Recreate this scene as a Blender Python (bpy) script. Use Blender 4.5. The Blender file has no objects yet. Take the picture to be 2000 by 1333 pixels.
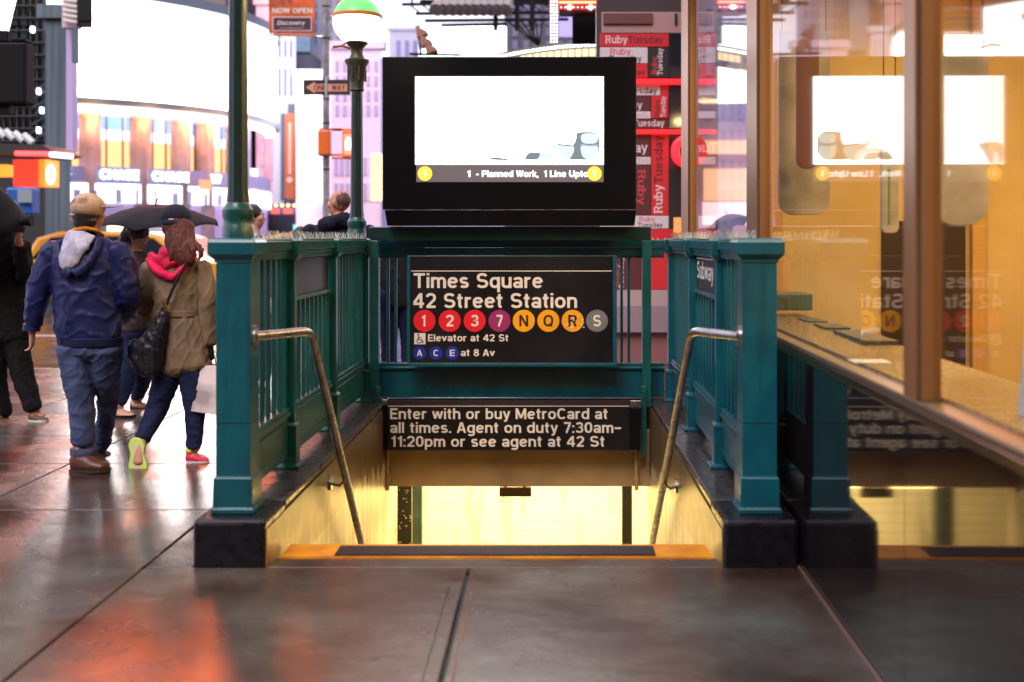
import bpy, bmesh, math, random
from mathutils import Vector, Matrix, noise
random.seed(7)
S = bpy.context.scene
C = S.collection
R = math.radians
H = 1.466                       # eye height
F = 2200.0
VX, VY = 1075.0, 465.0
# ---------------- camera
cd = bpy.data.cameras.new('camera')
cam = bpy.data.objects.new('camera', cd); C.objects.link(cam); S.camera = cam
cam.location = (0, 0, H); cam.rotation_euler = (R(90), 0, 0)
cd.sensor_width = 36; cd.lens = 36*F/2000
cd.shift_x = -(VX-1000)/2000; cd.shift_y = -(666.5-VY)/2000
cd.clip_start = .05; cd.clip_end = 2000
cd.dof.use_dof = True; cd.dof.focus_distance = 7.6; cd.dof.aperture_fstop = 1.6
# ---------------- world and sun
W = bpy.data.worlds.new('World'); S.world = W; W.use_nodes = True
wt = W.node_tree; bg = wt.nodes['Background']
sky = wt.nodes.new('ShaderNodeTexSky'); sky.sky_type = 'NISHITA'; sky.sun_disc = False
sky.sun_elevation = R(9); sky.sun_rotation = R(200); sky.air_density = 1.6; sky.dust_density = 3.0
tint = wt.nodes.new('ShaderNodeMixRGB'); tint.inputs[0].default_value = .85
tint.inputs[2].default_value = (5.0, 4.75, 6.0, 1)
wt.links.new(sky.outputs[0], tint.inputs[1]); wt.links.new(tint.outputs[0], bg.inputs[0])
bg.inputs[1].default_value = .15
sd = bpy.data.lights.new('sun', 'SUN'); sd.energy = 1.1; sd.angle = R(30); sd.color = (1, .88, .8)
sun = bpy.data.objects.new('sun', sd); C.objects.link(sun); sun.rotation_euler = (R(44), 0, R(-14))
S.view_settings.view_transform = 'Standard'; S.view_settings.look = 'None'
S.view_settings.exposure = 1.15; S.view_settings.gamma = 1
S.cycles.use_denoising = True; S.cycles.sample_clamp_indirect = 6; S.cycles.sample_clamp_direct = 0
S.cycles.max_bounces = 8; S.cycles.transparent_max_bounces = 12
S.cycles.caustics_reflective = False; S.cycles.caustics_refractive = False

# ---------------- helpers
def P(px, py, D):
    return Vector(((px-VX)/F*D, D, H-(py-VY)/F*D))
def PX(px, D): return (px-VX)/F*D
def PZ(py, D): return H-(py-VY)/F*D
def wloc(o):
    v = Vector((0, 0, 0))
    while o: v += o.location; o = o.parent
    return v
def tag(o, label=None, cat=None, group=None, kind=None):
    for k, v in (('label', label), ('category', cat), ('group', group), ('kind', kind)):
        if v: o[k] = v
    return o
def thing(name, label, cat, loc=(0, 0, 0), group=None):
    o = bpy.data.objects.new(name, None); C.objects.link(o); o.location = loc; o.empty_display_size = .1
    return tag(o, label, cat, group)
def copy_tree(o, parent=None, mats=None):
    c = o.copy(); C.objects.link(c); c.parent = parent
    for ch in list(o.children):
        copy_tree(ch, c)
    return c
class MB:
    def __init__(s): s.v = []; s.f = []; s.m = []; s.mi = 0
    def add(s, vs, fs):
        n = len(s.v); s.v += [tuple(v) for v in vs]
        for f in fs: s.f.append(tuple(i+n for i in f)); s.m.append(s.mi)
        return s
    def box(s, x0, x1, y0, y1, z0, z1):
        x0, x1 = min(x0, x1), max(x0, x1); y0, y1 = min(y0, y1), max(y0, y1); z0, z1 = min(z0, z1), max(z0, z1)
        return s.add([(x0,y0,z0),(x1,y0,z0),(x1,y1,z0),(x0,y1,z0),(x0,y0,z1),(x1,y0,z1),(x1,y1,z1),(x0,y1,z1)],
            [(0,3,2,1),(4,5,6,7),(0,1,5,4),(1,2,6,5),(2,3,7,6),(3,0,4,7)])
    def pbox(s, px0, px1, py0, py1, D, th=.05):      # front face spans these photo pixels at depth D
        return s.box(PX(px0, D), PX(px1, D), D, D+th, PZ(py1, D), PZ(py0, D))
    def skew(s, px0, px1, py0, py1, D, dep):          # block whose side walls run along the sight lines (a wedge-shaped plot)
        z0, z1 = PZ(py1, D) if py1 is not None else -.2, PZ(py0, D)
        q = [(PX(px0, D), D), (PX(px1, D), D), (PX(px1, D+dep), D+dep), (PX(px0, D+dep), D+dep)]
        return s.loft([[(x, y, z) for x, y in q] for z in (z0, z1)])
    def loft(s, rings, cap=True, closed=True):
        n = len(rings[0]); vs = [p for r in rings for p in r]; fs = []
        for k in range(len(rings)-1):
            for i in range(n if closed else n-1):
                j = (i+1) % n; fs.append((k*n+i, k*n+j, (k+1)*n+j, (k+1)*n+i))
        if cap: fs.append(tuple(range(n-1, -1, -1))); fs.append(tuple(range((len(rings)-1)*n, len(rings)*n)))
        return s.add(vs, fs)
    def lathe(s, prof, c=(0, 0, 0), seg=24):         # prof: (r, z)
        rings = [[(c[0]+r*math.cos(2*math.pi*i/seg), c[1]+r*math.sin(2*math.pi*i/seg), c[2]+z) for i in range(seg)] for r, z in prof]
        return s.loft(rings)
    def sqlathe(s, prof, c):                          # square section: (halfwidth, z)
        return s.loft([[(c[0]-h, c[1]-h, z), (c[0]+h, c[1]-h, z), (c[0]+h, c[1]+h, z), (c[0]-h, c[1]+h, z)] for h, z in prof])
    def tube(s, pts, r, seg=10, cap=True):
        pts = [Vector(p) for p in pts]; rr = r if isinstance(r, (list, tuple)) else [r]*len(pts); rings = []
        up = None
        for i, p in enumerate(pts):
            t = (pts[min(i+1, len(pts)-1)]-pts[max(i-1, 0)]).normalized()
            if up is None: up = Vector((0, 0, 1)) if abs(t.z) < .9 else Vector((0, 1, 0))
            u = (up-t*up.dot(t)).normalized(); up = u; w = t.cross(u)
            rings.append([p+(u*math.cos(2*math.pi*k/seg)+w*math.sin(2*math.pi*k/seg))*rr[i] for k in range(seg)])
        return s.loft(rings, cap)
    def prism(s, poly, y0, y1):                       # poly of (x, z)
        n = len(poly)
        return s.add([(x, y0, z) for x, z in poly]+[(x, y1, z) for x, z in poly],
            [tuple(range(n)), tuple(range(2*n-1, n-1, -1))]+[(i, i+n, (i+1) % n+n, (i+1) % n) for i in range(n)])
    def ball(s, c, r, seg=16, sc=(1, 1, 1)):
        prof = [(max(1e-4, math.sin(math.pi*k/(seg//2)))*1.0, -math.cos(math.pi*k/(seg//2))) for k in range(seg//2+1)]
        rings = [[(c[0]+r*sc[0]*a*math.cos(2*math.pi*i/seg), c[1]+r*sc[1]*a*math.sin(2*math.pi*i/seg), c[2]+r*sc[2]*z) for i in range(seg)] for a, z in prof]
        return s.loft(rings)
    def build(s, name, mat, parent=None, bevel=0, smooth=False, seg=2):
        off = wloc(parent) if parent else Vector((0, 0, 0))
        me = bpy.data.meshes.new(name)
        me.from_pydata([tuple(Vector(v)-off) for v in s.v], [], s.f)
        ms = mat if isinstance(mat, (list, tuple)) else [mat]
        for m in ms: me.materials.append(m)
        for p, k in zip(me.polygons, s.m): p.material_index = min(k, len(ms)-1)
        bm = bmesh.new(); bm.from_mesh(me); bmesh.ops.recalc_face_normals(bm, faces=bm.faces); bm.to_mesh(me); bm.free()
        if smooth:
            for p in me.polygons: p.use_smooth = True
            try: me.set_sharp_from_angle(angle=R(40))
            except Exception: pass
        o = bpy.data.objects.new(name, me); C.objects.link(o)
        if parent: o.parent = parent
        if bevel:
            b = o.modifiers.new('bevel', 'BEVEL'); b.width = bevel; b.segments = seg; b.limit_method = 'ANGLE'; b.angle_limit = R(40)
        return o
def struct(name, mb, m, **k):
    return tag(mb.build(name, m, **k), kind='structure')

# ---------------- materials
MATS = {}
def mat(name, col, rough=.5, metal=0, spec=.5, var=.0, vscale=6., vcol=None, bump=0, bscale=40., emit=None, est=0,
        coat=0, rvar=0, stretch=(1, 1, 1), detail=4):
    m = bpy.data.materials.new(name); m.use_nodes = True; t = m.node_tree; b = t.nodes['Principled BSDF']
    b.inputs['Base Color'].default_value = (*col, 1); b.inputs['Roughness'].default_value = rough
    b.inputs['Metallic'].default_value = metal; b.inputs['Specular IOR Level'].default_value = spec
    if coat: b.inputs['Coat Weight'].default_value = coat; b.inputs['Coat Roughness'].default_value = .12
    if emit: b.inputs['Emission Color'].default_value = (*emit, 1); b.inputs['Emission Strength'].default_value = est
    if var or bump or rvar:
        tc = t.nodes.new('ShaderNodeNewGeometry'); mp = t.nodes.new('ShaderNodeMapping'); mp.inputs['Scale'].default_value = stretch
        t.links.new(tc.outputs['Position'], mp.inputs[0])
    if var:
        n = t.nodes.new('ShaderNodeTexNoise'); n.inputs['Scale'].default_value = vscale; n.inputs['Detail'].default_value = detail
        t.links.new(mp.outputs[0], n.inputs['Vector'])
        r = t.nodes.new('ShaderNodeValToRGB'); r.color_ramp.elements[0].position = .5-var*.5; r.color_ramp.elements[1].position = .5+var*.5
        vc = vcol or tuple(c*.45 for c in col)
        r.color_ramp.elements[0].color = (*vc, 1); r.color_ramp.elements[1].color = (*col, 1)
        t.links.new(n.outputs[0], r.inputs[0]); t.links.new(r.outputs[0], b.inputs['Base Color'])
    if rvar:
        n = t.nodes.new('ShaderNodeTexNoise'); n.inputs['Scale'].default_value = vscale*.8; n.inputs['Detail'].default_value = 5
        t.links.new(mp.outputs[0], n.inputs['Vector'])
        mr = t.nodes.new('ShaderNodeMapRange'); mr.inputs[1].default_value = .35; mr.inputs[2].default_value = .65
        mr.inputs[3].default_value = max(.02, rough-rvar); mr.inputs[4].default_value = rough+rvar
        t.links.new(n.outputs[0], mr.inputs[0]); t.links.new(mr.outputs[0], b.inputs['Roughness'])
    if bump:
        n = t.nodes.new('ShaderNodeTexNoise'); n.inputs['Scale'].default_value = bscale; n.inputs['Detail'].default_value = 3
        t.links.new(mp.outputs[0], n.inputs['Vector'])
        bp = t.nodes.new('ShaderNodeBump'); bp.inputs['Strength'].default_value = bump; bp.inputs['Distance'].default_value = .01
        t.links.new(n.outputs[0], bp.inputs['Height']); t.links.new(bp.outputs[0], b.inputs['Normal'])
    MATS[name] = m
    return m
def emis(name, col, st):
    m = bpy.data.materials.new(name); m.use_nodes = True; b = m.node_tree.nodes['Principled BSDF']
    b.inputs['Base Color'].default_value = (.02, .02, .02, 1); b.inputs['Roughness'].default_value = .4
    b.inputs['Emission Color'].default_value = (*col, 1); b.inputs['Emission Strength'].default_value = st
    return m
teal = mat('teal_paint', (.002, .096, .128), .34, coat=.25, var=.35, vscale=5, vcol=(.002, .068, .094), bump=.12, bscale=70)
tealg = mat('green_paint', (.004, .09, .082), .34, coat=.25, var=.35, vscale=5, vcol=(.004, .05, .045), bump=.12, bscale=70)
dgreen = mat('dark_green_paint', (.004, .035, .03), .3, coat=.2, var=.4, vscale=5, bump=.1, bscale=60)
steel = mat('stainless_steel', (.46, .44, .44), .32, metal=1, var=.3, vscale=14, vcol=(.30, .28, .28), rvar=.08)
galv = mat('galvanised_wire', (.45, .5, .5), .4, metal=1)
black = mat('black_gloss', (.004, .004, .005), .25, spec=.25, bump=.05, bscale=9)
blackm = mat('black_matte', (.005, .005, .006), .6, spec=.2)
signblk = mat('sign_black_enamel', (.012, .011, .012), .3, var=.3, vscale=3, bump=.03, bscale=20)
white = mat('white_lettering', (.72, .68, .64), .45)
cream = mat('cream_lettering', (.75, .66, .56), .45)
redp = mat('red_disc', (.72, .012, .022), .4)
purp = mat('purple_disc', (.30, .022, .13), .4)
yel = mat('yellow_disc', (.85, .35, .005), .4)
greyd = mat('grey_disc', (.16, .16, .165), .4)
blued = mat('blue_disc', (.008, .03, .30), .4)
glyphblk = mat('black_lettering', (.012, .01, .01), .5)

def chips(m, col, amount=.30, scale=26):
    """worn flecks, drips and grime of their own shape over a painted material"""
    t = m.node_tree; b = t.nodes['Principled BSDF']; src = b.inputs['Base Color'].links[0].from_socket
    g = t.nodes.new('ShaderNodeNewGeometry'); mp = t.nodes.new('ShaderNodeMapping'); mp.inputs['Scale'].default_value = (1, 1, .45); t.links.new(g.outputs['Position'], mp.inputs[0])
    n = t.nodes.new('ShaderNodeTexNoise'); n.inputs['Scale'].default_value = scale; n.inputs['Detail'].default_value = 8; n.inputs['Roughness'].default_value = .7; t.links.new(mp.outputs[0], n.inputs['Vector'])
    mr = t.nodes.new('ShaderNodeMapRange'); mr.inputs[1].default_value = 1-amount; mr.inputs[2].default_value = 1-amount+.02; t.links.new(n.outputs[0], mr.inputs[0])
    mx = t.nodes.new('ShaderNodeMixRGB'); mx.inputs[2].default_value = (*col, 1); t.links.new(mr.outputs[0], mx.inputs[0]); t.links.new(src, mx.inputs[1])
    n2 = t.nodes.new('ShaderNodeTexNoise'); n2.inputs['Scale'].default_value = 9; n2.inputs['Detail'].default_value = 6
    mp2 = t.nodes.new('ShaderNodeMapping'); mp2.inputs['Scale'].default_value = (2.2, 2.2, .25); t.links.new(g.outputs['Position'], mp2.inputs[0]); t.links.new(mp2.outputs[0], n2.inputs['Vector'])
    m2 = t.nodes.new('ShaderNodeMapRange'); m2.inputs[1].default_value = .52; m2.inputs[2].default_value = .78; m2.inputs[4].default_value = .55; t.links.new(n2.outputs[0], m2.inputs[0])
    mx2 = t.nodes.new('ShaderNodeMixRGB'); mx2.inputs[2].default_value = (.004, .02, .022, 1); t.links.new(m2.outputs[0], mx2.inputs[0]); t.links.new(mx.outputs[0], mx2.inputs[1])
    t.links.new(mx2.outputs[0], b.inputs['Base Color'])
chips(teal, (.03, .16, .17), .335); chips(tealg, (.05, .12, .09), .335); chips(dgreen, (.03, .08, .07), .33)
def darkstone(name, col, rough, cr):
    return mat(name, col, rough, var=.5, vscale=22, vcol=tuple(c*.4 for c in col), bump=.12, bscale=30, rvar=.1, coat=cr)
granite = darkstone('wet_black_granite', (.006, .005, .009), .32, .0)
coping = darkstone('worn_granite_coping', (.045, .036, .034), .35, .2)

def pavement():
    m = bpy.data.materials.new('wet_concrete_paving'); m.use_nodes = True; t = m.node_tree; b = t.nodes['Principled BSDF']
    g = t.nodes.new('ShaderNodeNewGeometry')
    def nz(scale, det, stretch=(1, 1, 1), rough=.55):
        mp = t.nodes.new('ShaderNodeMapping'); mp.inputs['Scale'].default_value = stretch
        t.links.new(g.outputs['Position'], mp.inputs[0])
        n = t.nodes.new('ShaderNodeTexNoise'); n.inputs['Scale'].default_value = scale; n.inputs['Detail'].default_value = det
        n.inputs['Roughness'].default_value = rough
        t.links.new(mp.outputs[0], n.inputs['Vector']); return n
    a = nz(1.3, 6); r = t.nodes.new('ShaderNodeValToRGB'); e = r.color_ramp.elements
    e[0].position = .36; e[0].color = (.055, .027, .02, 1); e[1].position = .66; e[1].color = (.165, .165, .145, 1)
    x = r.color_ramp.elements.new(.5); x.color = (.115, .085, .068, 1)
    t.links.new(a.outputs[0], r.inputs[0])
    sp = nz(95, 6, (1, .7, 1), .85); mx = t.nodes.new('ShaderNodeMixRGB'); mx.blend_type = 'MULTIPLY'; mx.inputs[0].default_value = .75
    t.links.new(r.outputs[0], mx.inputs[1]); t.links.new(sp.outputs[0], mx.inputs[2]); v = t.nodes.new('ShaderNodeTexVoronoi'); v.inputs['Scale'].default_value = 3.2; t.links.new(g.outputs['Position'], v.inputs['Vector'])
    vr = t.nodes.new('ShaderNodeMapRange'); vr.inputs[1].default_value = .045; vr.inputs[2].default_value = .075; vr.inputs[3].default_value = .8; vr.inputs[4].default_value = 0; t.links.new(v.outputs['Distance'], vr.inputs[0])
    st = nz(2.6, 8, (.5, 2.2, 1), .7); sr = t.nodes.new('ShaderNodeMapRange'); sr.inputs[1].default_value = .58; sr.inputs[2].default_value = .68; sr.inputs[4].default_value = .7; t.links.new(st.outputs[0], sr.inputs[0])
    mxx = t.nodes.new('ShaderNodeMath'); mxx.operation = 'MAXIMUM'; t.links.new(vr.outputs[0], mxx.inputs[0]); t.links.new(sr.outputs[0], mxx.inputs[1])
    mg = t.nodes.new('ShaderNodeMixRGB'); mg.inputs[2].default_value = (.022, .016, .014, 1); t.links.new(mxx.outputs[0], mg.inputs[0]); t.links.new(mx.outputs[0], mg.inputs[1]); t.links.new(mg.outputs[0], b.inputs['Base Color'])
    w = nz(1.6, 5); mr = t.nodes.new('ShaderNodeMapRange'); mr.inputs[1].default_value = .38; mr.inputs[2].default_value = .62
    mr.inputs[3].default_value = .06; mr.inputs[4].default_value = .30
    t.links.new(w.outputs[0], mr.inputs[0]); t.links.new(mr.outputs[0], b.inputs['Roughness'])
    b.inputs['Specular IOR Level'].default_value = .75
    n1 = nz(60, 6, (1, .6, 1), .75); n2 = nz(6, 3)
    ad = t.nodes.new('ShaderNodeMath'); ad.operation = 'MULTIPLY_ADD'; ad.inputs[1].default_value = 2.2
    t.links.new(n2.outputs[0], ad.inputs[0]); t.links.new(n1.outputs[0], ad.inputs[2])
    bp = t.nodes.new('ShaderNodeBump'); bp.inputs['Strength'].default_value = .3; bp.inputs['Distance'].default_value = .005
    t.links.new(ad.outputs[0], bp.inputs['Height']); t.links.new(bp.outputs[0], b.inputs['Normal'])
    return m
paving = pavement()
asphalt = mat('wet_asphalt', (.035, .034, .04), .14, var=.6, vscale=2.2, bump=.25, bscale=18, rvar=.1, spec=.7)
joint = mat('joint_dirt', (.012, .009, .008), .4)

def stairwall(dirty=0):
    m = bpy.data.materials.new('stairwell_paint_and_tile'); m.use_nodes = True; t = m.node_tree; b = t.nodes['Principled BSDF']
    g = t.nodes.new('ShaderNodeNewGeometry'); sx = t.nodes.new('ShaderNodeSeparateXYZ'); t.links.new(g.outputs['Position'], sx.inputs[0])
    cb = t.nodes.new('ShaderNodeCombineXYZ'); ad = t.nodes.new('ShaderNodeMath'); ad.operation = 'ADD'
    t.links.new(sx.outputs[0], ad.inputs[0]); t.links.new(sx.outputs[1], ad.inputs[1])
    t.links.new(ad.outputs[0], cb.inputs[0]); t.links.new(sx.outputs[2], cb.inputs[1])
    br = t.nodes.new('ShaderNodeTexBrick'); t.links.new(cb.outputs[0], br.inputs['Vector'])
    br.inputs['Scale'].default_value = 1; br.inputs['Brick Width'].default_value = .42; br.inputs['Row Height'].default_value = .105
    br.inputs['Mortar Size'].default_value = .0035; br.inputs['Color1'].default_value = (.74, .66, .47, 1); br.inputs['Color2'].default_value = (.70, .62, .43, 1)
    br.inputs['Mortar'].default_value = (.48, .40, .24, 1)
    n = t.nodes.new('ShaderNodeTexNoise'); n.inputs['Scale'].default_value = 5; n.inputs['Detail'].default_value = 6
    mp = t.nodes.new('ShaderNodeMapping'); mp.inputs['Scale'].default_value = (1, 1.2, .8); t.links.new(g.outputs['Position'], mp.inputs[0]); t.links.new(mp.outputs[0], n.inputs['Vector'])
    pr = t.nodes.new('ShaderNodeValToRGB'); pr.color_ramp.elements[0].position = .38; pr.color_ramp.elements[0].color = (.30, .17, .04, 1)
    pr.color_ramp.elements[1].position = .52; pr.color_ramp.elements[1].color = (.55, .36, .09, 1); t.links.new(n.outputs[0], pr.inputs[0])
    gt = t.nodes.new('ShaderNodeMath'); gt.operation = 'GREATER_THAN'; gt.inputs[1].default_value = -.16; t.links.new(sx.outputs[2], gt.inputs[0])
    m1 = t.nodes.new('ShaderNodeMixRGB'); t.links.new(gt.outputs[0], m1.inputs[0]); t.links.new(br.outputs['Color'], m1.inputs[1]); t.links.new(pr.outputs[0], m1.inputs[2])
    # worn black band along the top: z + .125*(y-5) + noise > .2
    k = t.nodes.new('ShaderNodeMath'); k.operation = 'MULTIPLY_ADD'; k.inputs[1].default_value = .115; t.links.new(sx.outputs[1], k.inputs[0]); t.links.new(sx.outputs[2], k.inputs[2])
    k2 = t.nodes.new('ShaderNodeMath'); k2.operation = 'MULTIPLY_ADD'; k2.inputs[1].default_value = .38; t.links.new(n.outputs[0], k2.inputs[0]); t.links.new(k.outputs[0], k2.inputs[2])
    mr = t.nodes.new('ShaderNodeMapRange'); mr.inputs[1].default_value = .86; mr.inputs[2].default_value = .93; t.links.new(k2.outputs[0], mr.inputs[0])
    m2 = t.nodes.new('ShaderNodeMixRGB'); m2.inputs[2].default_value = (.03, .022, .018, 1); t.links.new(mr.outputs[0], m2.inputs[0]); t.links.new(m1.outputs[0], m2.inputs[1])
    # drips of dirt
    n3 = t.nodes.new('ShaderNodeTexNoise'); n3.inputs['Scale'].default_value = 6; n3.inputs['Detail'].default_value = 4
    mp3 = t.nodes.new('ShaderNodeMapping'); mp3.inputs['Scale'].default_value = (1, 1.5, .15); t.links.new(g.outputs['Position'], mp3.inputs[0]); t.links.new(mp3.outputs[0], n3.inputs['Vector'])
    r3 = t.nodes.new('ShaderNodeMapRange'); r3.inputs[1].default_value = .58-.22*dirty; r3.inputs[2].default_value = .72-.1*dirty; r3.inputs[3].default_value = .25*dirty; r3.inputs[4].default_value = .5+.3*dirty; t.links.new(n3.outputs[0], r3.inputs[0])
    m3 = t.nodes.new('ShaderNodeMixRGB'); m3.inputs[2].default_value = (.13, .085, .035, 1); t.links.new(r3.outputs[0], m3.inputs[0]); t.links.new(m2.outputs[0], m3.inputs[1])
    t.links.new(m3.outputs[0], b.inputs['Base Color']); b.inputs['Roughness'].default_value = .35
    bp = t.nodes.new('ShaderNodeBump'); bp.inputs['Strength'].default_value = .3; bp.inputs['Distance'].default_value = .008
    t.links.new(n.outputs[0], bp.inputs['Height']); t.links.new(bp.outputs[0], b.inputs['Normal'])
    return m
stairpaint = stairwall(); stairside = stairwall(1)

def glassmat(name, tintc=(1, 1, 1), k=1.2):
    m = bpy.data.materials.new(name); m.use_nodes = True; t = m.node_tree; t.nodes.remove(t.nodes['Principled BSDF'])
    out = t.nodes['Material Output']; tr = t.nodes.new('ShaderNodeBsdfTransparent'); tr.inputs[0].default_value = (*tintc, 1)
    gl = t.nodes.new('ShaderNodeBsdfGlossy'); gl.inputs['Roughness'].default_value = .03
    lw = t.nodes.new('ShaderNodeLayerWeight'); lw.inputs[0].default_value = .5
    pw = t.nodes.new('ShaderNodeMath'); pw.operation = 'POWER'; pw.inputs[1].default_value = 5; t.links.new(lw.outputs['Facing'], pw.inputs[0])
    mu = t.nodes.new('ShaderNodeMath'); mu.operation = 'MULTIPLY_ADD'; mu.inputs[1].default_value = k; mu.inputs[2].default_value = .05; mu.use_clamp = True
    t.links.new(pw.outputs[0], mu.inputs[0])
    mx = t.nodes.new('ShaderNodeMixShader'); t.links.new(mu.outputs[0], mx.inputs[0]); t.links.new(tr.outputs[0], mx.inputs[1]); t.links.new(gl.outputs[0], mx.inputs[2])
    t.links.new(mx.outputs[0], out.inputs[0]); return m
glass = glassmat('window_glass', (.97, .97, .95), 1.25)
darkglass = mat('dark_glass', (.02, .022, .03), .06, spec=.8)

# ---------------- stroke lettering
def arc(cx, cy, rx, ry, a0, a1, n=18, e=2.35):
    o = []
    for i in range(n+1):
        a = R(a0+(a1-a0)*i/n); c, s = math.cos(a), math.sin(a)
        o.append((cx+rx*math.copysign(abs(c)**(2/e), c), cy+ry*math.copysign(abs(s)**(2/e), s)))
    return o
def _o(cx=.31): return arc(cx, .37, .23, .29, 0, 360, 28)
_bowl = lambda x, s=1: arc(x, .37, .22, .29, 0, 360, 28)
G = {
'T': (.66, [[(0,.92),(.66,.92)], [(.33,.85),(.33,0)]]), 'i': (.16, [[(.08,0),(.08,.74)], [(.08,.86),(.08,1)]]),
'm': (.88, [[(.08,0),(.08,.74)], arc(.26,.46,.18,.20,180,0)+[(.44,0)], arc(.62,.46,.18,.20,180,0)+[(.80,0)]]),
'e': (.60, [arc(.30,.37,.22,.29,2,322,26), [(.10,.39),(.50,.39)]]),
's': (.54, [arc(.27,.52,.18,.14,25,270,12)+arc(.27,.22,.19,.14,90,-155,12)]),
'S': (.68, [arc(.34,.71,.24,.21,22,270,14)+arc(.34,.29,.26,.21,90,-160,14)]),
'q': (.60, [_bowl(.30), [(.52,-.28),(.52,.74)]]), 'u': (.58, [[(.08,.74),(.08,.28)]+arc(.28,.28,.20,.20,180,360), [(.50,0),(.50,.74)]]),
'a': (.56, [[(.48,.0),(.48,.50)], arc(.28,.50,.20,.16,165,0,12), arc(.26,.22,.18,.14,0,360,20)]),
'r': (.38, [[(.08,0),(.08,.74)], arc(.30,.44,.22,.22,180,78,10)]), '4': (.64, [[(.46,0),(.46,1)], [(.43,.95),(.06,.34)], [(.02,.28),(.64,.28)]]),
'2': (.60, [arc(.30,.69,.22,.23,170,-35,14)+[(.12,.12)], [(.04,.08),(.58,.08)]]),
't': (.36, [[(.16,.94),(.16,.2)]+arc(.28,.2,.12,.12,180,275,6), [(0,.67),(.34,.67)]]),
'o': (.62, [_o()]), 'n': (.58, [[(.08,0),(.08,.74)], arc(.29,.45,.21,.21,180,0)+[(.50,0)]]),
'E': (.58, [[(.08,0),(.08,1)], [(.10,.92),(.58,.92)], [(.10,.51),(.54,.51)], [(.10,.08),(.58,.08)]]),
'l': (.16, [[(.08,0),(.08,1)]]), 'v': (.54, [[(.05,.74),(.27,.05)], [(.49,.74),(.27,.05)]]),
'A': (.70, [[(.07,0),(.33,.98)], [(.63,0),(.37,.98)], [(.18,.29),(.52,.29)]]),
'C': (.70, [arc(.37,.5,.29,.42,42,318,24)]), 'c': (.54, [arc(.29,.37,.21,.29,45,315,20)]),
'8': (.60, [arc(.30,.74,.19,.18,0,360,22), arc(.30,.29,.22,.21,0,360,22)]),
'w': (.82, [[(.05,.74),(.22,.05)], [(.41,.72),(.22,.05)], [(.41,.72),(.60,.05)], [(.77,.74),(.60,.05)]]),
'h': (.58, [[(.08,0),(.08,1)], arc(.29,.45,.21,.21,180,0)+[(.50,0)]]), 'b': (.60, [[(.08,0),(.08,1)], _bowl(.30)]),
'd': (.60, [[(.52,0),(.52,1)], _bowl(.30)]), 'p': (.60, [[(.08,-.28),(.08,.74)], _bowl(.30)]),
'g': (.60, [_bowl(.30), [(.52,.74),(.52,-.04)]+arc(.30,-.04,.22,.17,0,-150,10)]),
'y': (.54, [[(.05,.74),(.28,.06)], [(.49,.74),(.24,-.14),(.08,-.20)]]),
'k': (.52, [[(.08,0),(.08,1)], [(.46,.73),(.12,.32)], [(.24,.44),(.48,0)]]),
'M': (.84, [[(.08,0),(.08,1)], [(.10,.96),(.42,.10)], [(.74,.96),(.42,.10)], [(.76,0),(.76,1)]]),
'N': (.72, [[(.08,0),(.08,1)], [(.12,.94),(.60,.06)], [(.64,0),(.64,1)]]), 'I': (.16, [[(.08,0),(.08,1)]]),
'R': (.68, [[(.08,0),(.08,1)], [(.10,.92),(.38,.92)]+arc(.38,.71,.20,.21,90,-90,10)+[(.10,.50)], [(.42,.48),(.58,0)]]),
'P': (.64, [[(.08,0),(.08,1)], [(.10,.92),(.38,.92)]+arc(.38,.69,.20,.23,90,-90,10)+[(.10,.46)]]),
'D': (.70, [[(.08,0),(.08,1)], [(.10,.92),(.32,.92)]+arc(.32,.5,.30,.42,90,-90,16)+[(.10,.08)]]),
'Q': (.78, [arc(.39,.5,.31,.42,0,360,28), [(.46,.24),(.70,.0)]]), 'O': (.78, [arc(.39,.5,.31,.42,0,360,28)]),
'W': (.96, [[(.06,1),(.26,.05)], [(.48,.97),(.26,.05)], [(.48,.97),(.70,.05)], [(.90,1),(.70,.05)]]),
'Y': (.66, [[(.05,1),(.33,.45)], [(.61,1),(.33,.45)], [(.33,.5),(.33,0)]]), 'L': (.54, [[(.08,0),(.08,1)], [(.10,.08),(.54,.08)]]),
'U': (.68, [[(.08,1),(.08,.32)]+arc(.34,.34,.26,.26,180,360)+[(.60,1)]]), 'H': (.70, [[(.08,0),(.08,1)], [(.62,0),(.62,1)], [(.1,.51),(.6,.51)]]),
'G': (.74, [arc(.37,.5,.29,.42,42,350,24), [(.42,.44),(.70,.44)]]),
'1': (.40, [[(.30,0),(.30,1)], [(.28,.80),(.06,.78)]]), '7': (.58, [[(.03,.92),(.57,.92)], [(.50,.86),(.22,0)]]),
'3': (.60, [arc(.30,.72,.20,.20,165,-90,12)+arc(.30,.30,.22,.22,90,-165,12)]),
'0': (.60, [arc(.30,.5,.22,.42,0,360,28)]), ':': (.16, [[(.08,0),(.08,.16)], [(.08,.54),(.08,.70)]]),
'.': (.16, [[(.08,0),(.08,.16)]]), ',': (.16, [[(.09,.16),(.09,0),(.04,-.14)]]), '-': (.36, [[(0,.38),(.36,.38)]]), '=': (.5, [[(.0,.44),(.5,.44)]]), ' ': (.26, []),
}
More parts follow.
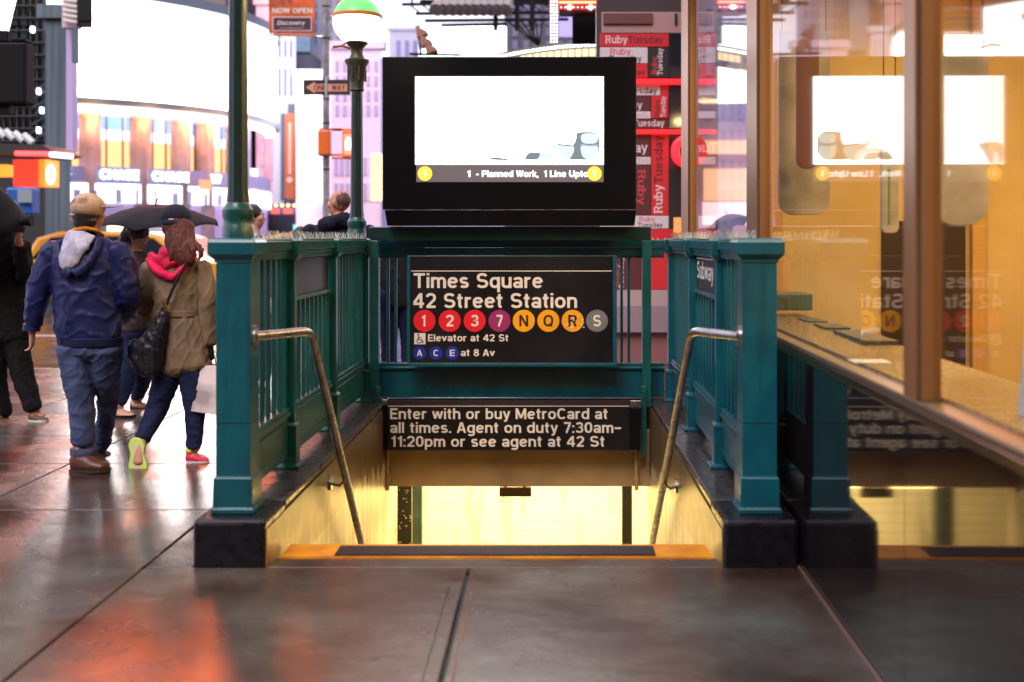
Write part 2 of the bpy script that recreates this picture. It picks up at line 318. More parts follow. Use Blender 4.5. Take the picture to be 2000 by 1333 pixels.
def glyph_quads(path, t):
    n = len(path); out = []
    closed = n > 3 and abs(path[0][0]-path[-1][0]) < 1e-5 and abs(path[0][1]-path[-1][1]) < 1e-5
    pts = [Vector(p) for p in path]
    if closed: pts = pts[:-1]
    q = [pts[0]]
    for p in pts[1:]:
        if (p-q[-1]).length > 1e-4: q.append(p)
    pts = q; n = len(pts); L = []; Rr = []
    for i in range(n):
        a = pts[i-1] if (i > 0 or closed) else None; b = pts[(i+1) % n] if (i < n-1 or closed) else None
        d1 = (pts[i]-a).normalized() if a is not None else None; d2 = (b-pts[i]).normalized() if b is not None else None
        d = (d1+d2) if (d1 is not None and d2 is not None) else (d1 if d1 is not None else d2)
        if d.length < 1e-4: d = d2
        d = d.normalized(); nn = Vector((-d.y, d.x)); k = 1
        if d1 is not None and d2 is not None: k = min(1.6, 1/max(.3, nn.dot(Vector((-d1.y, d1.x)))))
        L.append(pts[i]+nn*t*.5*k); Rr.append(pts[i]-nn*t*.5*k)
    for i in range(n if closed else n-1):
        j = (i+1) % n; out.append((L[i], L[j], Rr[j], Rr[i]))
    return out
def text_width(s, gap=.1):
    return sum(G[c][0]+gap for c in s)-gap
def text(mb, s, org, ux, uz, wid, cap, t=.15, gap=.1, slab=False, lift=.00015, nrm=None, shear=0):
    """write s from org along ux (unit), up uz; total width wid, cap height cap"""
    ux = Vector(ux); uz = Vector(uz); nrm = nrm or ux.cross(uz)      # towards the reader
    kx = wid/text_width(s, gap); x = 0; li = 0
    for c in s:
        w, paths = G[c]
        ps = list(paths)
        if slab:
            for p in paths:
                if len(p) == 2 and abs(p[0][0]-p[1][0]) < .02 and abs(p[0][1]-p[1][1]) > .3:
                    for (a, b) in p: ps.append([(a-.15, b+(.05 if b < .05 else -.05)), (a+.15, b+(.05 if b < .05 else -.05))])
                if c == 'y' and len(p) >= 2: ps.append([(p[0][0]-.1, .70), (p[0][0]+.1, .70)])
                if c == 'T' and p[0][1] > .9 and p[1][1] > .9: ps += [[(.03,.9),(.03,.68)], [(.63,.9),(.63,.68)]]
        for k, p in enumerate(ps):
            tt = t*(.62 if slab and k >= len(paths) else 1)
            li += 1; off = nrm*(lift*(k+1))
            for quad in glyph_quads(p, tt):
                mb.add([Vector(org)+ux*((x+q.x+shear*q.y)*kx)+uz*(q.y*cap)+off for q in quad], [(0, 1, 2, 3)])
        x += w+gap
def ptext(mb, s, px0, px1, pyb, cap, D, **k):       # text facing the camera on plane Y=D
    text(mb, s, P(px0, pyb, D), (1, 0, 0), (0, 0, 1), (px1-px0)/F*D, cap/F*D, nrm=Vector((0, -1, 0)), **k)
def vtext(mb, s, pxb, py0, py1, cap, D, up=True, **k):  # vertical text; reads upward (baseline at pxb, from py0 bottom to py1 top)
    if up: text(mb, s, P(pxb, py0, D), (0, 0, 1), (-1, 0, 0), abs(py0-py1)/F*D, cap/F*D, nrm=Vector((0, -1, 0)), **k)
    else: text(mb, s, P(pxb, py1, D), (0, 0, -1), (1, 0, 0), abs(py0-py1)/F*D, cap/F*D, nrm=Vector((0, -1, 0)), **k)
def disc(mb, px, py, r, D, th=.004, seg=36):
    c = P(px, py, D); rr = r/F*D
    mb.prism([(c.x+rr*math.cos(2*math.pi*i/seg), c.z+rr*math.sin(2*math.pi*i/seg)) for i in range(seg)], D-th, D)
# ================= ground
m = MB()                                            # street, with a hole over the station
for x0, x1, y0, y1 in ((-400, -3.2, -60, 600), (3.2, 400, -60, 600), (-3.2, 3.2, 13, 600), (-3.2, 3.2, -60, 4.9)):
    m.box(x0, x1, y0, y1, -.16, -.13)
struct('street', m, asphalt)
m = MB(); JX = [-7.05, -5.75, -4.43, -3.12, -1.81, -1.59]; JY = [-8, -4, .2, 2.4, 5.016, 6.07, 7.31, 8.33, 9.4, 10.4, 11.5, 12.6]
g = .006
def slab(x0, x1, y0, y1): m.box(x0+g, x1-g, y0+g, y1-g, -.1, 0)
for i in range(len(JX)-1):
    for j in range(len(JY)-1):
        if i == 4 and j < 4: continue
        if i < 4 and j == 3: continue
        slab(JX[i], JX[i+1], JY[j] if not (i < 4 and j == 4) else 2.4, JY[j+1])
for j in range(4):
    slab(-1.81, -.365, JY[j], JY[j+1]); slab(-.361, 1.2, JY[j], JY[j+1])
m.box(-1.262, .762, 5.022, 5.155, -.1, -.002)        # grey strip of the top landing
for x0, x1 in ((-1.59, -.36), (-.36, 1.1), (1.1, 2.9), (2.9, 4.6), (4.6, 6.4)):
    for y0, y1 in ((9.25, 10.4), (10.4, 11.5), (11.5, 12.6), (12.6, 13.9), (13.9, 15.2)):
        slab(x0, x1, y0, y1)
struct('sidewalk', m, paving, bevel=.004, seg=1)
m = MB(); m.box(-6.9, -1.6, -8, 12.6, -.12, -.03); m.box(-1.6, 1.1, -8, 5.02, -.12, -.03); m.box(-1.59, 6.3, 9.26, 15.1, -.12, -.03)
m.box(-1.59, 1.1, 8.75, 9.3, -.13, -.01)
struct('sidewalk_bed', m, joint)
m = MB(); m.box(-7.2, -7.06, -8, 12.75, -.15, -.004); m.box(-7.06, -1.6, 12.61, 12.75, -.15, -.004); m.box(-1.6, 6.6, 15.21, 15.35, -.15, -.004); m.box(6.41, 6.55, 9.25, 15.2, -.15, -.004)
struct('kerb', m, mat('kerb_stone', (.16, .15, .15), .3, var=.4, vscale=8, rvar=.1), bevel=.01)
m = MB(); random.seed(9)       # raised mortar smear and hairline beside the centre joint
pts = [(-.325+.004*math.sin(i*1.7), 2.4+i*.09) for i in range(26)]
m.tube([(x, y, .0005) for x, y in pts], [.0035+.002*math.sin(i) for i in range(26)], 6)
tag(m.build('mortar_ridge', mat('mortar_ridge_brown', (.22, .10, .06), .25)), 'thin raised mortar ridge beside the centre paving joint in front of the stairs', 'mortar ridge')
m = MB(); m.tube([(-.425+.002*math.sin(i*2.1), 2.4+i*.09, -.0008) for i in range(27)], .0022, 5); m.tube([(-.425+.055*k/6, 4.83, -.0008) for k in range(6)], .0022, 5)
struct('paving_hairline', m, joint)
# crosswalk paint on the street
m = MB()
for i in range(9): m.box(-9.5-i*1.25, -8.9-i*1.25, 14.2, 17.2, -.13, -.126)
m.box(-16, -7.3, 18.2, 18.5, -.13, -.126)
struct('crosswalk_markings', m, mat('road_paint', (.55, .55, .52), .25, var=.5, vscale=9, vcol=(.2, .2, .2)))

# ================= stairwell
XI, XO = -1.268, -1.59
XR0, XR1 = .768, 1.12
m = MB()
for i in range(12):
    z = -.18*(i+1); y = 5.375+.27*i
    m.box(-1.262, .762, y, y+.29, z-.25, z)
m.box(-3, 2.6, 8.5, 13.2, -2.5, -2.34)
struct('stairs', m, mat('worn_step_concrete', (.2, .17, .13), .5, var=.5, vscale=8))
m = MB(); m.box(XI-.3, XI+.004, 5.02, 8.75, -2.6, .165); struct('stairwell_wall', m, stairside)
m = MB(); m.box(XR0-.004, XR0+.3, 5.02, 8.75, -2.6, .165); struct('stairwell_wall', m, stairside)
m = MB(); m.box(-3, 2.6, 12.5, 12.7, -2.5, -.3); m.box(-3.1, -3, 8.75, 12.6, -2.5, -.3); m.box(2.6, 2.7, 8.75, 12.6, -2.5, -.3)
m.box(-3, -1.27, 8.76, 8.9, -2.5, -.3); m.box(.77, 2.6, 8.76, 8.9, -2.5, -.3)
struct('station_tile_wall', m, stairpaint)
m = MB(); m.box(-3, 2.6, 9.1, 12.6, -.3, -.2); struct('station_ceiling', m, mat('ceiling_paint', (.6, .5, .3), .6))
tanp = mat('tan_beam_paint', (.42, .28, .12), .55, var=.4, vscale=4, vcol=(.3, .19, .08), bump=.2, bscale=12)
m = MB(); m.box(-1.29, .79, 8.72, 9.1, PZ(951, 8.72), -.02)
tag(m.build('concrete_beam', tanp, bevel=.012), 'tan painted concrete beam above the stairway mouth, under the ticket notice', 'beam')
# pipes on the beam ends
for px, lb in ((757, 'left'), (1243, 'right')):
    m = MB(); m.tube([P(px, 880, 8.66), P(px, 958, 8.66)], .016, 10); m.tube([P(px, 930, 8.66), P(px, 938, 8.66)], .022, 10)
    tag(m.build('pipe', tanp, smooth=True), 'thin painted conduit pipe at the %s end of the tan beam' % lb, 'pipe', None)
# opening seen below
m = MB(); m.pbox(805, 824, 940, 1090, 10.4, .12)
tag(m.build('steel_column', dgreen, bevel=.01), 'dark green steel column in the underground passage beside the tiled wall', 'column')
m = MB(); m.pbox(776, 804, 940, 1090, 10.7, .05)
t_ = thing('poster_board', 'dark speckled poster board left of the green column underground', 'poster', (PX(790, 10.7), 10.7, -2.3))
m.build('board', black, t_)
m = MB(); random.seed(3)
for k in range(26):
    x = random.uniform(778, 802); y = random.uniform(955, 1075); m.pbox(x-random.uniform(.5, 2.2), x+random.uniform(.5, 2.2), y, y+random.uniform(.8, 3), 10.695, .004)
m.build('print', mat('reflection_fleck_brown', (.3, .09, .04), .4, var=.5, vscale=30, vcol=(.4, .3, .2)), t_)  # brown flecks painted in for speckled reflections on the board
m = MB(); m.pbox(1215, 1235, 940, 1090, 11, .12)
tag(m.build('steel_column', black, bevel=.01), 'black steel column at the right end of the underground tiled wall', 'column')
m = MB(); m.pbox(975, 1038, 953, 971, 9.0, .06)
t_ = thing('light_box', 'small dark box hanging under the tan beam above the stairs', 'light box', P(1006, 971, 9.0))
m.build('housing', mat('box_grey', (.06, .05, .04), .5), t_, bevel=.006)
for x_ in (985, 1022):
    m = MB(); m.pbox(x_, x_+5, 948, 953, 9.02, .03); m.build('bracket', blackm, t_)
# station lamps (real fixtures under the ceiling)
lampw = emis('warm_tube', (1, .76, .35), 6)
def area(name, loc, size, e, col, rot=(0, 0, 0)):
    l = bpy.data.lights.new(name, 'AREA'); l.shape = 'RECTANGLE'; l.size, l.size_y = size; l.energy = e; l.color = col
    o = bpy.data.objects.new(name, l); C.objects.link(o); o.location = loc; o.rotation_euler = rot; return o
for i, (x, y) in enumerate(((-.9, 11.2), (.6, 11.2), (-.2, 9.9))):
    t_ = thing('ceiling_light', ['left', 'right', 'front'][i]+' fluorescent tube fitting on the underground ceiling', 'light', (x, y, -.3), 'underground ceiling lights')
    m = MB(); m.box(x-.6, x+.6, y-.08, y+.08, -.36, -.301); m.build('housing', white, t_)
    m = MB(); m.tube([(x-.55, y, -.385), (x+.55, y, -.385)], .018); m.build('tube', lampw, t_)
    area('station_lamp', (x, y, -.43), (1.1, .12), 75, (1, .76, .34))
# wall light over the lower flight, under the beam, spilling on the stair walls
t_ = thing('ceiling_light', 'bulkhead lamp fixed behind the beam over the foot of the stairs', 'light', (-.25, 9.3, -.5), 'underground ceiling lights')
m = MB(); m.box(-.65, .15, 9.23, 9.37, -.50, -.31); m.build('housing', white, t_)
area('stair_lamp', (-.25, 9.3, -.55), (1.2, .12), 16, (1, .64, .2), (R(-50), 0, 0))

# ================= curbs
def curb(name, x0, x1, label):
    t = thing(name, label, 'curb', ((x0+x1)/2, 5, 0))
    m = MB(); m.box(x0, x1, 5.0, 5.40, -.12, .212); m.build('end_block', granite, t, bevel=.022, seg=3)
    m = MB(); m.box(x0+.002, x1-.002, 5.403, 8.9, .168, .2125); m.build('coping', coping, t, bevel=.012, seg=2)
    a, b = (x0, XI-.302) if x0 < 0 else (XR0+.302, x1)
    m = MB(); m.box(a+.004, b-.004, 5.403, 8.9, -.12, .166); m.build('side', granite, t)
    return t
curb('stone_curb', XO, XI, 'wet black stone curb under the left railing, beside the people')
curb('stone_curb', XR0, 1.106, 'wet black stone curb under the right railing, against the shop wall')
m = MB(); m.box(XI+.006, XR0-.006, 5.165, 5.37, -.03, .003)
t_ = thing('step_nosing', 'yellow step edge with black grip strip across the top of the stairs', 'step edge', (-.25, 5.27, 0))
nose = mat('yellow_safety_paint', (.85, .34, .01), .4, var=.35, vscale=9, vcol=(.6, .2, .01), bump=.2, bscale=50)
m = MB(); m.prism([(PX(548, 5.165), 0), (PX(1390, 5.165), 0), (PX(1390, 5.165), .004), (PX(548, 5.165), .004)], 5.165, 5.172)
m = MB(); x0, x1 = PX(548, 5.165), PX(1392, 5.165)
m.add([(x0, 5.165, .004), (x1, 5.165, .004), (XR0-.03, 5.375, .004), (XI+.03, 5.375, .004), (x0, 5.165, -.02), (x1, 5.165, -.02), (XR0-.03, 5.375, -.12), (XI+.03, 5.375, -.12)],
      [(0, 1, 2, 3), (0, 4, 5, 1), (2, 6, 7, 3), (1, 5, 6, 2), (3, 7, 4, 0)])
m.build('yellow_plate', nose, t_)
m = MB(); m.box(PX(655, 5.2), PX(1280, 5.2), 5.175, 5.325, .0045, .010)
for i in range(110):
    x = PX(655, 5.2)+.008+i*(PX(1280, 5.2)-PX(655, 5.2)-.016)/109
    m.box(x-.003, x+.003, 5.18, 5.32, .0102, .0135)
m.build('grip_strip', mat('grip_black', (.035, .024, .024), .45, var=.4, vscale=30), t_)
m = MB(); m.box(XI, XR0, 5.378, 5.40, -.18, -.13); m.build('riser_edge', nose, t_)

# ================= railings
def newel(t, cx, cy, lamp):
    m = MB(); z0 = .2135; h = .079
    m.sqlathe([(.098, z0), (.098, z0+.018), (.09, z0+.028), (.088, z0+.15), (.088, z0+.158), (h+.001, z0+.166), (h, z0+.17), (h, 1.352)], (cx, cy, 0))
    m.build('newel_post', teal, t, bevel=.003)
    m = MB(); m.sqlathe([(h+.006, 1.353), (h+.006, 1.366), (h+.024, 1.385), (h+.03, 1.392), (h+.03, 1.445), (h+.024, 1.458), (h+.01, 1.466)], (cx, cy, 0))
    m.build('post_cap', teal, t, bevel=.003)
    m = MB()
    for dx in (-.075, .075):
        m.lathe([(.011, 0), (.011, .008), (.006, .014)], (cx+dx, cy-.083, z0+.018), 8)
    m.build('bolt', teal, t)
    m = MB(); m.box(cx-h-.0008, cx+h+.0008, cy-h-.0008, cy+h+.0008, .62, .623); m.build('seam', blackm, t)
def railing(name, cx, inner, label, signx):
    """cx: centre plane; inner: +1 if the stairs lie to +x"""
    t = thing(name, label, 'railing', (cx, 5.2, .21))
    newel(t, cx, 5.205, None)
    ys = [6.17, 7.36, 8.66]
    for y in ys:
        m = MB(); w = .05; d = .035
        def ring(hw, hd, z): return [(cx-hw, y-hd, z), (cx+hw, y-hd, z), (cx+hw, y+hd, z), (cx-hw, y+hd, z)]
        m.loft([ring(.085, .075, .2135), ring(.085, .075, .23), ring(.062, .05, .235), ring(.062, .05, .42), ring(.066, .054, .43), ring(.066, .054, .445), ring(w, d, .46), ring(w, d, 1.34)])
        m.build('post', teal if inner < 0 else tealg, t, bevel=.003)
        m = MB(); m.loft([ring(.06, .05, 1.342), ring(.078, .062, 1.372), ring(.078, .062, 1.45), ring(.07, .055, 1.464)])
        m.build('post_cap', tealg, t, bevel=.003)
    mt = teal if inner < 0 else tealg
    edges = [5.284, 6.12, 6.22, 7.31, 7.41, 8.61]
    for k in range(3):
        a, b = edges[2*k], edges[2*k+1]
        m = MB(); m.box(cx-.05, cx+.05, a, b, 1.40, 1.45); m.box(cx-.038, cx+.038, a, b, 1.382, 1.399); m.box(cx-.042, cx+.042, a, b, 1.451, 1.462)
        m.box(cx-.03, cx+.03, a, b, 1.355, 1.381)
        m.build('top_rail', mt, t, bevel=.004)
        m = MB(); m.box(cx-.02, cx+.02, a, b, .275, .50); m.box(cx-.036, cx+.036, a, b, .501, .52); m.box(cx-.028, cx+.028, a, b, .521, .545)
        for s in (-1, 1):
            m.box(cx+s*.021, cx+s*.027, a+.05, b-.05, .31, .325); m.box(cx+s*.021, cx+s*.027, a+.05, b-.05, .455, .47)
        m.build('kick_panel', mt, t, bevel=.003)
        n = int(round((b-a)/.125)); zt = 1.354
        if k == 1:
            m = MB(); m.box(cx-.024, cx+.024, a+.02, b-.02, 1.115, 1.14); m.build('cross_bar', mt, t, bevel=.003)
            zt = 1.114
            m = MB(); m.box(cx-.012, cx+.012, a+.05, b-.05, 1.142, 1.352); sg = m.build('name_plate', signblk, t, bevel=.002)
            m = MB(); ux = (0, 1, 0) if inner > 0 else (0, -1, 0); ux = (0, -1, 0) if inner < 0 else (0, 1, 0)
            if inner < 0:
                text(m, 'Subway', (cx-.0125, a+1.00, 1.21), (0, -1, 0), (0, 0, 1), .72, .11, nrm=Vector((-1, 0, 0)))
                m.build('lettering', white, sg)
                m = MB(); m.box(cx-.0135, cx-.0125, a+.07, b-.07, 1.335, 1.339); m.build('rule_line', white, sg)
        for i in range(1, n):
            y = a+(b-a)*i/n
            m = MB(); m.box(cx-.011, cx+.011, y-.011, y+.011, .546, zt); m.build('picket', mt, t, bevel=.0025, seg=1)
            m = MB()
        for y in (a+.004, b-.024):
            m = MB(); m.box(cx-.014, cx+.014, y, y+.02, .546, zt); m.build('side_strip', mt, t)
    # bird spikes
    m = MB(); random.seed(5)
    for s in (-1, 1):
        y = 5.35
        while y < 8.6:
            x = cx+s*.018+random.uniform(-.008, .008)
            m.tube([(x, y, 1.462), (x+s*random.uniform(.004, .022), y+random.uniform(-.008, .008), 1.462+random.uniform(.034, .046))], [.0022, .0008], 4)
            y += .036
    tag(m.build('bird_spikes', galv, t), kind='stuff')
    return t
railing('subway_railing', -1.444, 1, 'green iron railing with square newel post, left of the stairs beside the pedestrians', None)
railing('subway_railing', .953, -1, 'green iron railing with a Subway plate, right of the stairs against the shop', None)
# rear railing
t = thing('rear_railing', 'green iron railing across the far end of the stairs behind the station sign', 'railing', (-.25, 8.8, .21))
m = MB(); m.box(-1.38, .89, 8.78, 8.88, 1.39, 1.45); m.box(-1.38, .89, 8.79, 8.87, 1.33, 1.388); m.box(-1.38, .89, 8.80, 8.86, 1.31, 1.328)
m.build('top_rail', teal, t, bevel=.004)
m = MB(); m.box(-1.38, .89, 8.80, 8.86, .22, .44); m.box(-1.38, .89, 8.775, 8.885, .441, .462); m.box(-1.38, .89, 8.79, 8.87, .463, .49)
m.build('kick_panel', teal, t, bevel=.004)
for px in [758, 773, 1214, 1228]+list(range(800, 1200, 32)):
    x = PX(px, 8.83); m = MB(); m.box(x-.011, x+.011, 8.82, 8.842, .491, 1.309); m.build('picket', teal, t, bevel=.003, seg=1)
m = MB(); random.seed(8); x = -1.36
while x < .88:
    m.tube([(x, 8.83+random.uniform(-.02, .02), 1.45), (x+random.uniform(-.02, .02), 8.83+random.uniform(-.03, .03), 1.45+random.uniform(.012, .03))], [.002, .001], 4); x += .035
tag(m.build('bird_spikes', galv, t), kind='stuff')
m = MB(); m.box(-1.58, 1.0, 8.901, 9.2, -.1, .2); tag(m.build('stone_curb', granite, bevel=.015), 'black stone curb under the rear railing behind the station sign', 'curb')

# ================= handrails
def handrail(s, x0, xi, xw, pyend, label):
    t = thing('handrail', label, 'handrail', (xi, 5.5, 0))
    a = Vector((x0, 5.2, 1.012)); b = Vector((xi, 5.50, 1.012)); e = P(*pyend)
    u1 = (b-a).normalized(); u2 = (e-b).normalized(); pts = [a]
    p0 = b-u1*.07; p2 = b+u2*.07
    for i in range(7):
        q = i/6; pts.append(p0*(1-q)**2+b*2*q*(1-q)+p2*q*q)
    pts += [b+(e-b)*k for k in (.3, .6, 1)]
    pts.append(e+u2*.5)
    m = MB(); m.tube(pts, .0225, 18); m.build('rail', steel, t, smooth=True)
    m = MB(); m.tube([a-u1*.001*0+Vector((0, 0, 0)), a+Vector((-s*.0, 0, 0))+Vector((s*.012, 0, 0))], .05, 24); m.build('flange', steel, t, smooth=True)
    k = b+(e-b)*.62
    w = Vector((xw, k.y+.03, k.z-.06))
    m = MB(); m.tube([k, k+Vector((-s*.005, 0, -.045)), k+Vector((-s*.035, .01, -.07)), w], .009, 10); m.build('bracket', steel, t, smooth=True)
    m = MB(); m.tube([w, w+Vector((s*.012, 0, 0))], .042, 20); m.build('wall_flange', steel, t, smooth=True)
handrail(1, -1.365, -1.17, XI+.004, (706, 1060, 7.0), 'stainless steel handrail left of the stairs, bent out from the left post')
handrail(-1, .874, .69, XR0-.004, (1274, 1060, 7.55), 'stainless steel handrail right of the stairs, bent out from the right post')

# ================= sign frame
D = 8.6
t = thing('sign_frame', 'dark green steel frame standing over the stairs and carrying the display', 'frame', P(997, 800, D))
m = MB(); m.pbox(720, 1272, 443, 470, D, .10); m.build('cross_beam', dgreen, t, bevel=.006)
for a, b in ((721, 739), (1255, 1272)):
    m = MB(); m.pbox(a, b, 470.3, 795, D, .09); m.build('upright', tealg, t, bevel=.004)
for a, b in ((733, 743), (1252, 1263)):
    m = MB(); m.pbox(a, b, 755, 893, D-.03, .03); m.build('clamp_bar', tealg, t, bevel=.003)
    m = MB()
    for py in (765, 775): m.tube([P((a+b)/2, py, D-.032), P((a+b)/2, py, D-.045)], .008, 8)
    m.build('bolt', tealg, t)
t = thing('station_sign', 'black enamel station name sign with coloured line discs hung on the frame', 'sign', P(1000, 710, D))
DS = 8.56
m = MB(); m.pbox(801, 1197, 500, 709, DS, .05); m.build('panel', signblk, t, bevel=.003)
m = MB(); m.pbox(795, 801, 500, 715, DS-.01, .07); m.pbox(1197, 1205, 500, 715, DS-.01, .07); m.pbox(795, 1205, 709.5, 716, DS-.012, .06); m.build('sign_frame', teal, t, bevel=.002)
d = DS-.0005
m = MB(); m.pbox(803, 1195, 529, 530.6, d, .0005); m.build('rule_line', cream, t)
for s_, a, b, y, c in (('Times Square', 808, 1060, 563, 29), ('42 Street Station', 807, 1127, 602, 29)):
    m = MB(); ptext(m, s_, a, b, y, c, d, t=.165); m.build('lettering', cream, t)
m = MB(); ptext(m, 'Elevator at 42 St', 836, 993, 667, 13.5, d, t=.165); m.build('lettering', cream, t)
m = MB(); ptext(m, 'at 8 Av', 900, 966, 696, 13.5, d, t=.165); m.build('lettering', cream, t)
for c, px, mm, lm in (('1', 829, redp, cream), ('2', 878.5, redp, cream), ('3', 927, redp, cream), ('7', 975.5, purp, cream), ('N', 1023, yel, glyphblk), ('Q', 1071, yel, glyphblk), ('R', 1118.5, yel, glyphblk), ('S', 1166, greyd, cream)):
    m = MB(); disc(m, px, 627, 21.5, d, .002); dd = m.build('line_disc', mm, t)
    w = {'1': 8, '7': 13, 'N': 17, 'Q': 19, 'R': 17}.get(c, 15)
    m = MB(); ptext(m, c, px-w/2-(2 if c == '1' else 0), px+w/2-(2 if c == '1' else 0), 638, 22.5, d-.003, t=.17); m.build('lettering', lm, dd)
    if c == 'R':
        m = MB(); random.seed(2)
        for k in range(18):
            x = px+random.uniform(-15, 22); y = 627+random.uniform(-18, 14); q = random.uniform(.6, 1.8)
            m.pbox(x-q, x+q, y-q*.8, y+q*.8, d-.0045-k*.00005, .0003)
        m.build('torn_sticker', white, dd)
for c, px in (('A', 819.5), ('C', 851.5), ('E', 883.5)):
    m = MB(); disc(m, px, 690, 13, d, .002); dd = m.build('line_disc', blued, t)
    m = MB(); ptext(m, c, px-5, px+5, 696, 12.5, d-.003, t=.16); m.build('lettering', cream, dd)
m = MB(); m.pbox(809, 831, 651, 673, d-.001, .001); ic = m.build('wheelchair_symbol', cream, t)
m = MB(); dk = d-.002
for k, pth in enumerate(([(817, 655), (817.6, 664), (824, 664), (826, 669.5), (828, 669)], [(817.5, 659.5), (822, 659.5)])):
    pp = [P(x, y, dk-k*.0003) for x, y in pth]
    for qd in glyph_quads([(p.x, p.z) for p in pp], .0065): m.add([(q.x, dk-k*.0003, q.y) for q in qd], [(0, 1, 2, 3)])
c0 = P(819, 666, dk); 
for qd in glyph_quads([(c0.x+.018*math.cos(R(a)), c0.z+.018*math.sin(R(a))) for a in range(115, 375, 13)], .0055): m.add([(q.x, dk-.0007, q.y) for q in qd], [(0, 1, 2, 3)])
disc(m, 817, 653.8, 1.6, dk-.001, .0005, 12)
m.build('figure', glyphblk, ic)
# ticket notice
t = thing('ticket_notice', 'long black sign in white letters below the station sign, above the beam', 'sign', P(990, 880, 8.5)); DN = 8.50
m = MB(); m.pbox(757, 1230, 783, 880, DN, .06); m.build('panel', signblk, t, bevel=.003)
for q_ in ((745, 756.6, 792), (1230.5, 1251, 797)):
    m = MB(); m.pbox(q_[0], q_[1], q_[2], 880, DN+.005, .055); m.build('end_cap', black, t, bevel=.003)
for q_ in ((746, 757, 781, 791), (1231, 1252, 783, 795)):
    m = MB(); m.pbox(*q_, DN-.005, .04); m.build('bracket', steel, t, bevel=.003)
d = DN-.0005
m = MB(); m.pbox(758, 1229, 793, 794.4, d, .0004); m.build('rule_line', cream, t)
m = MB(); m.pbox(757, 1230, 783, 792, d-.001, .0004); m.build('header_strip', mat('maroon_tape', (.035, .018, .02), .3), t)
for s_, a, b, y in (('Enter with or buy MetroCard at', 762, 1187, 819), ('all times. Agent on duty 7:30am=', 762, 1213, 846), ('11:20pm or see agent at 42 St', 763, 1181, 873)):
    m = MB(); ptext(m, s_, a, b, y, 21, d, t=.165); m.build('lettering', cream if y > 860 or True else white, t)

# ================= display
t = thing('display_screen', 'big black flat display with bright white screen on top of the sign frame', 'screen', P(997, 443, D))
DT = 8.45
m = MB(); m.box(PX(747, DT), PX(1243, DT), DT, DT+.3, PZ(409, DT), PZ(111, DT)); m.build('housing', black, t, bevel=.006)
m = MB(); x0, x1 = PX(751, DT), PX(1243, DT)
m.loft([[(x0, DT+.004, PZ(411, DT)), (x1, DT+.004, PZ(411, DT)), (x1, DT+.29, PZ(411, DT)), (x0, DT+.29, PZ(411, DT))],
        [(x0+.015, DT+.03, PZ(441, DT)), (x1-.012, DT+.03, PZ(441, DT)), (x1-.012, DT+.27, PZ(441, DT)), (x0+.015, DT+.27, PZ(441, DT))]])
m.build('base', black, t, bevel=.004)
m = MB(); m.pbox(748, 1242, 409.4, 410.6, DT-.001, .004); m.build('trim_line', steel, t)
m = MB(); m.pbox(811, 1179, 150, 322, DT-.003, .002); scr = m.build('screen', emis('screen_white', (1, 1, 1), 2.6), t)
e1 = emis('screen_pale', (.62, .85, .85), .62); e2 = emis('screen_shadow', (.30, .38, .42), .32); e3 = emis('screen_pink', (1, .62, .72), .9); e5 = emis('screen_peach', (1, .72, .5), 1.1); e4 = emis('screen_blueish', (.5, .56, .85), .5)
def shape(pts, mm, dz, nm='picture'):
    for _ in range(2): pts = [(p[0]*(1-u)+q[0]*u, p[1]*(1-u)+q[1]*u) for p, q in zip(pts, pts[1:]+pts[:1]) for u in (.2, .8)]
    m = MB(); k = DT-.0035-dz*.0004; n = len(pts); m.add([P(x, y, k) for x, y in pts], [tuple(range(n))]); return m.build(nm, mm, scr)
shape([(1112, 296), (1126, 272), (1124, 258), (1171, 258), (1171, 313), (1106, 313)], e2, 1)
shape([(1134, 261), (1168, 261), (1167, 281), (1136, 281)], e1, 2); shape([(1133, 284), (1152, 287), (1169, 285), (1169, 305), (1160, 311), (1144, 311), (1136, 304)], e1, 3)
shape([(1133, 281.5), (1150, 284.5), (1169, 282.5), (1169, 284), (1150, 286.5), (1133, 283.5)], e4, 5)
shape([(1062, 268), (1074, 280), (1090, 284), (1122, 285), (1120, 300), (1110, 314), (1090, 314), (1082, 300)], e1, 2)
shape([(1074, 278), (1090, 281), (1122, 284), (1122, 287), (1090, 284)], e2, 4)
shape([(1026, 306), (1036, 296), (1050, 294), (1056, 300), (1052, 313), (1026, 313)], e2, 3)
shape([(1054, 298), (1076, 299), (1086, 313), (1054, 313)], e1, 3)
shape([(1030, 297), (1048, 291), (1074, 289), (1090, 294), (1098, 304), (1098, 314), (1087, 314), (1082, 302), (1066, 297), (1042, 299)], emis('screen_cool', (.8, .95, .95), 1), 5)
shape([(955, 313), (962, 306), (998, 312), (1000, 314)], e2, 1)
shape([(1027, 249), (1050, 249), (1050, 251), (1027, 251)], e4, 1); shape([(1098, 239), (1126, 239), (1126, 241), (1098, 241)], e4, 1); shape([(1126, 242), (1128, 242), (1130, 262), (1128, 262)], e4, 6)
shape([(1054, 254), (1058, 254), (1078, 280), (1074, 280)], e4, 6)
shape([(812, 278), (863, 281), (848, 300), (838, 321), (812, 321)], e3, 1); shape([(812, 279), (862, 282), (840, 302), (826, 296)], e5, 2); shape([(823, 297), (829, 296), (833, 322), (819, 322)], emis('screen_hot', (1, .95, .95), 2), 3)
m = MB(); m.pbox(813, 1179, 323, 356, DT-.003, .002); tk = m.build('ticker', emis('ticker_grey', (.09, .07, .075), .8), t)
orb = emis('orange_disc_glow', (1, .42, .02), 1.3); wt_ = emis('ticker_letters', (1, .93, .98), 1.3)
for px in (830, 1161):
    m = MB(); disc(m, px, 339.5, 14, DT-.006, .001); dd = m.build('line_disc', orb, tk)
    m = MB(); ptext(m, '1', px-4, px+2, 346, 13, DT-.0085, t=.2); m.build('lettering', wt_, dd)
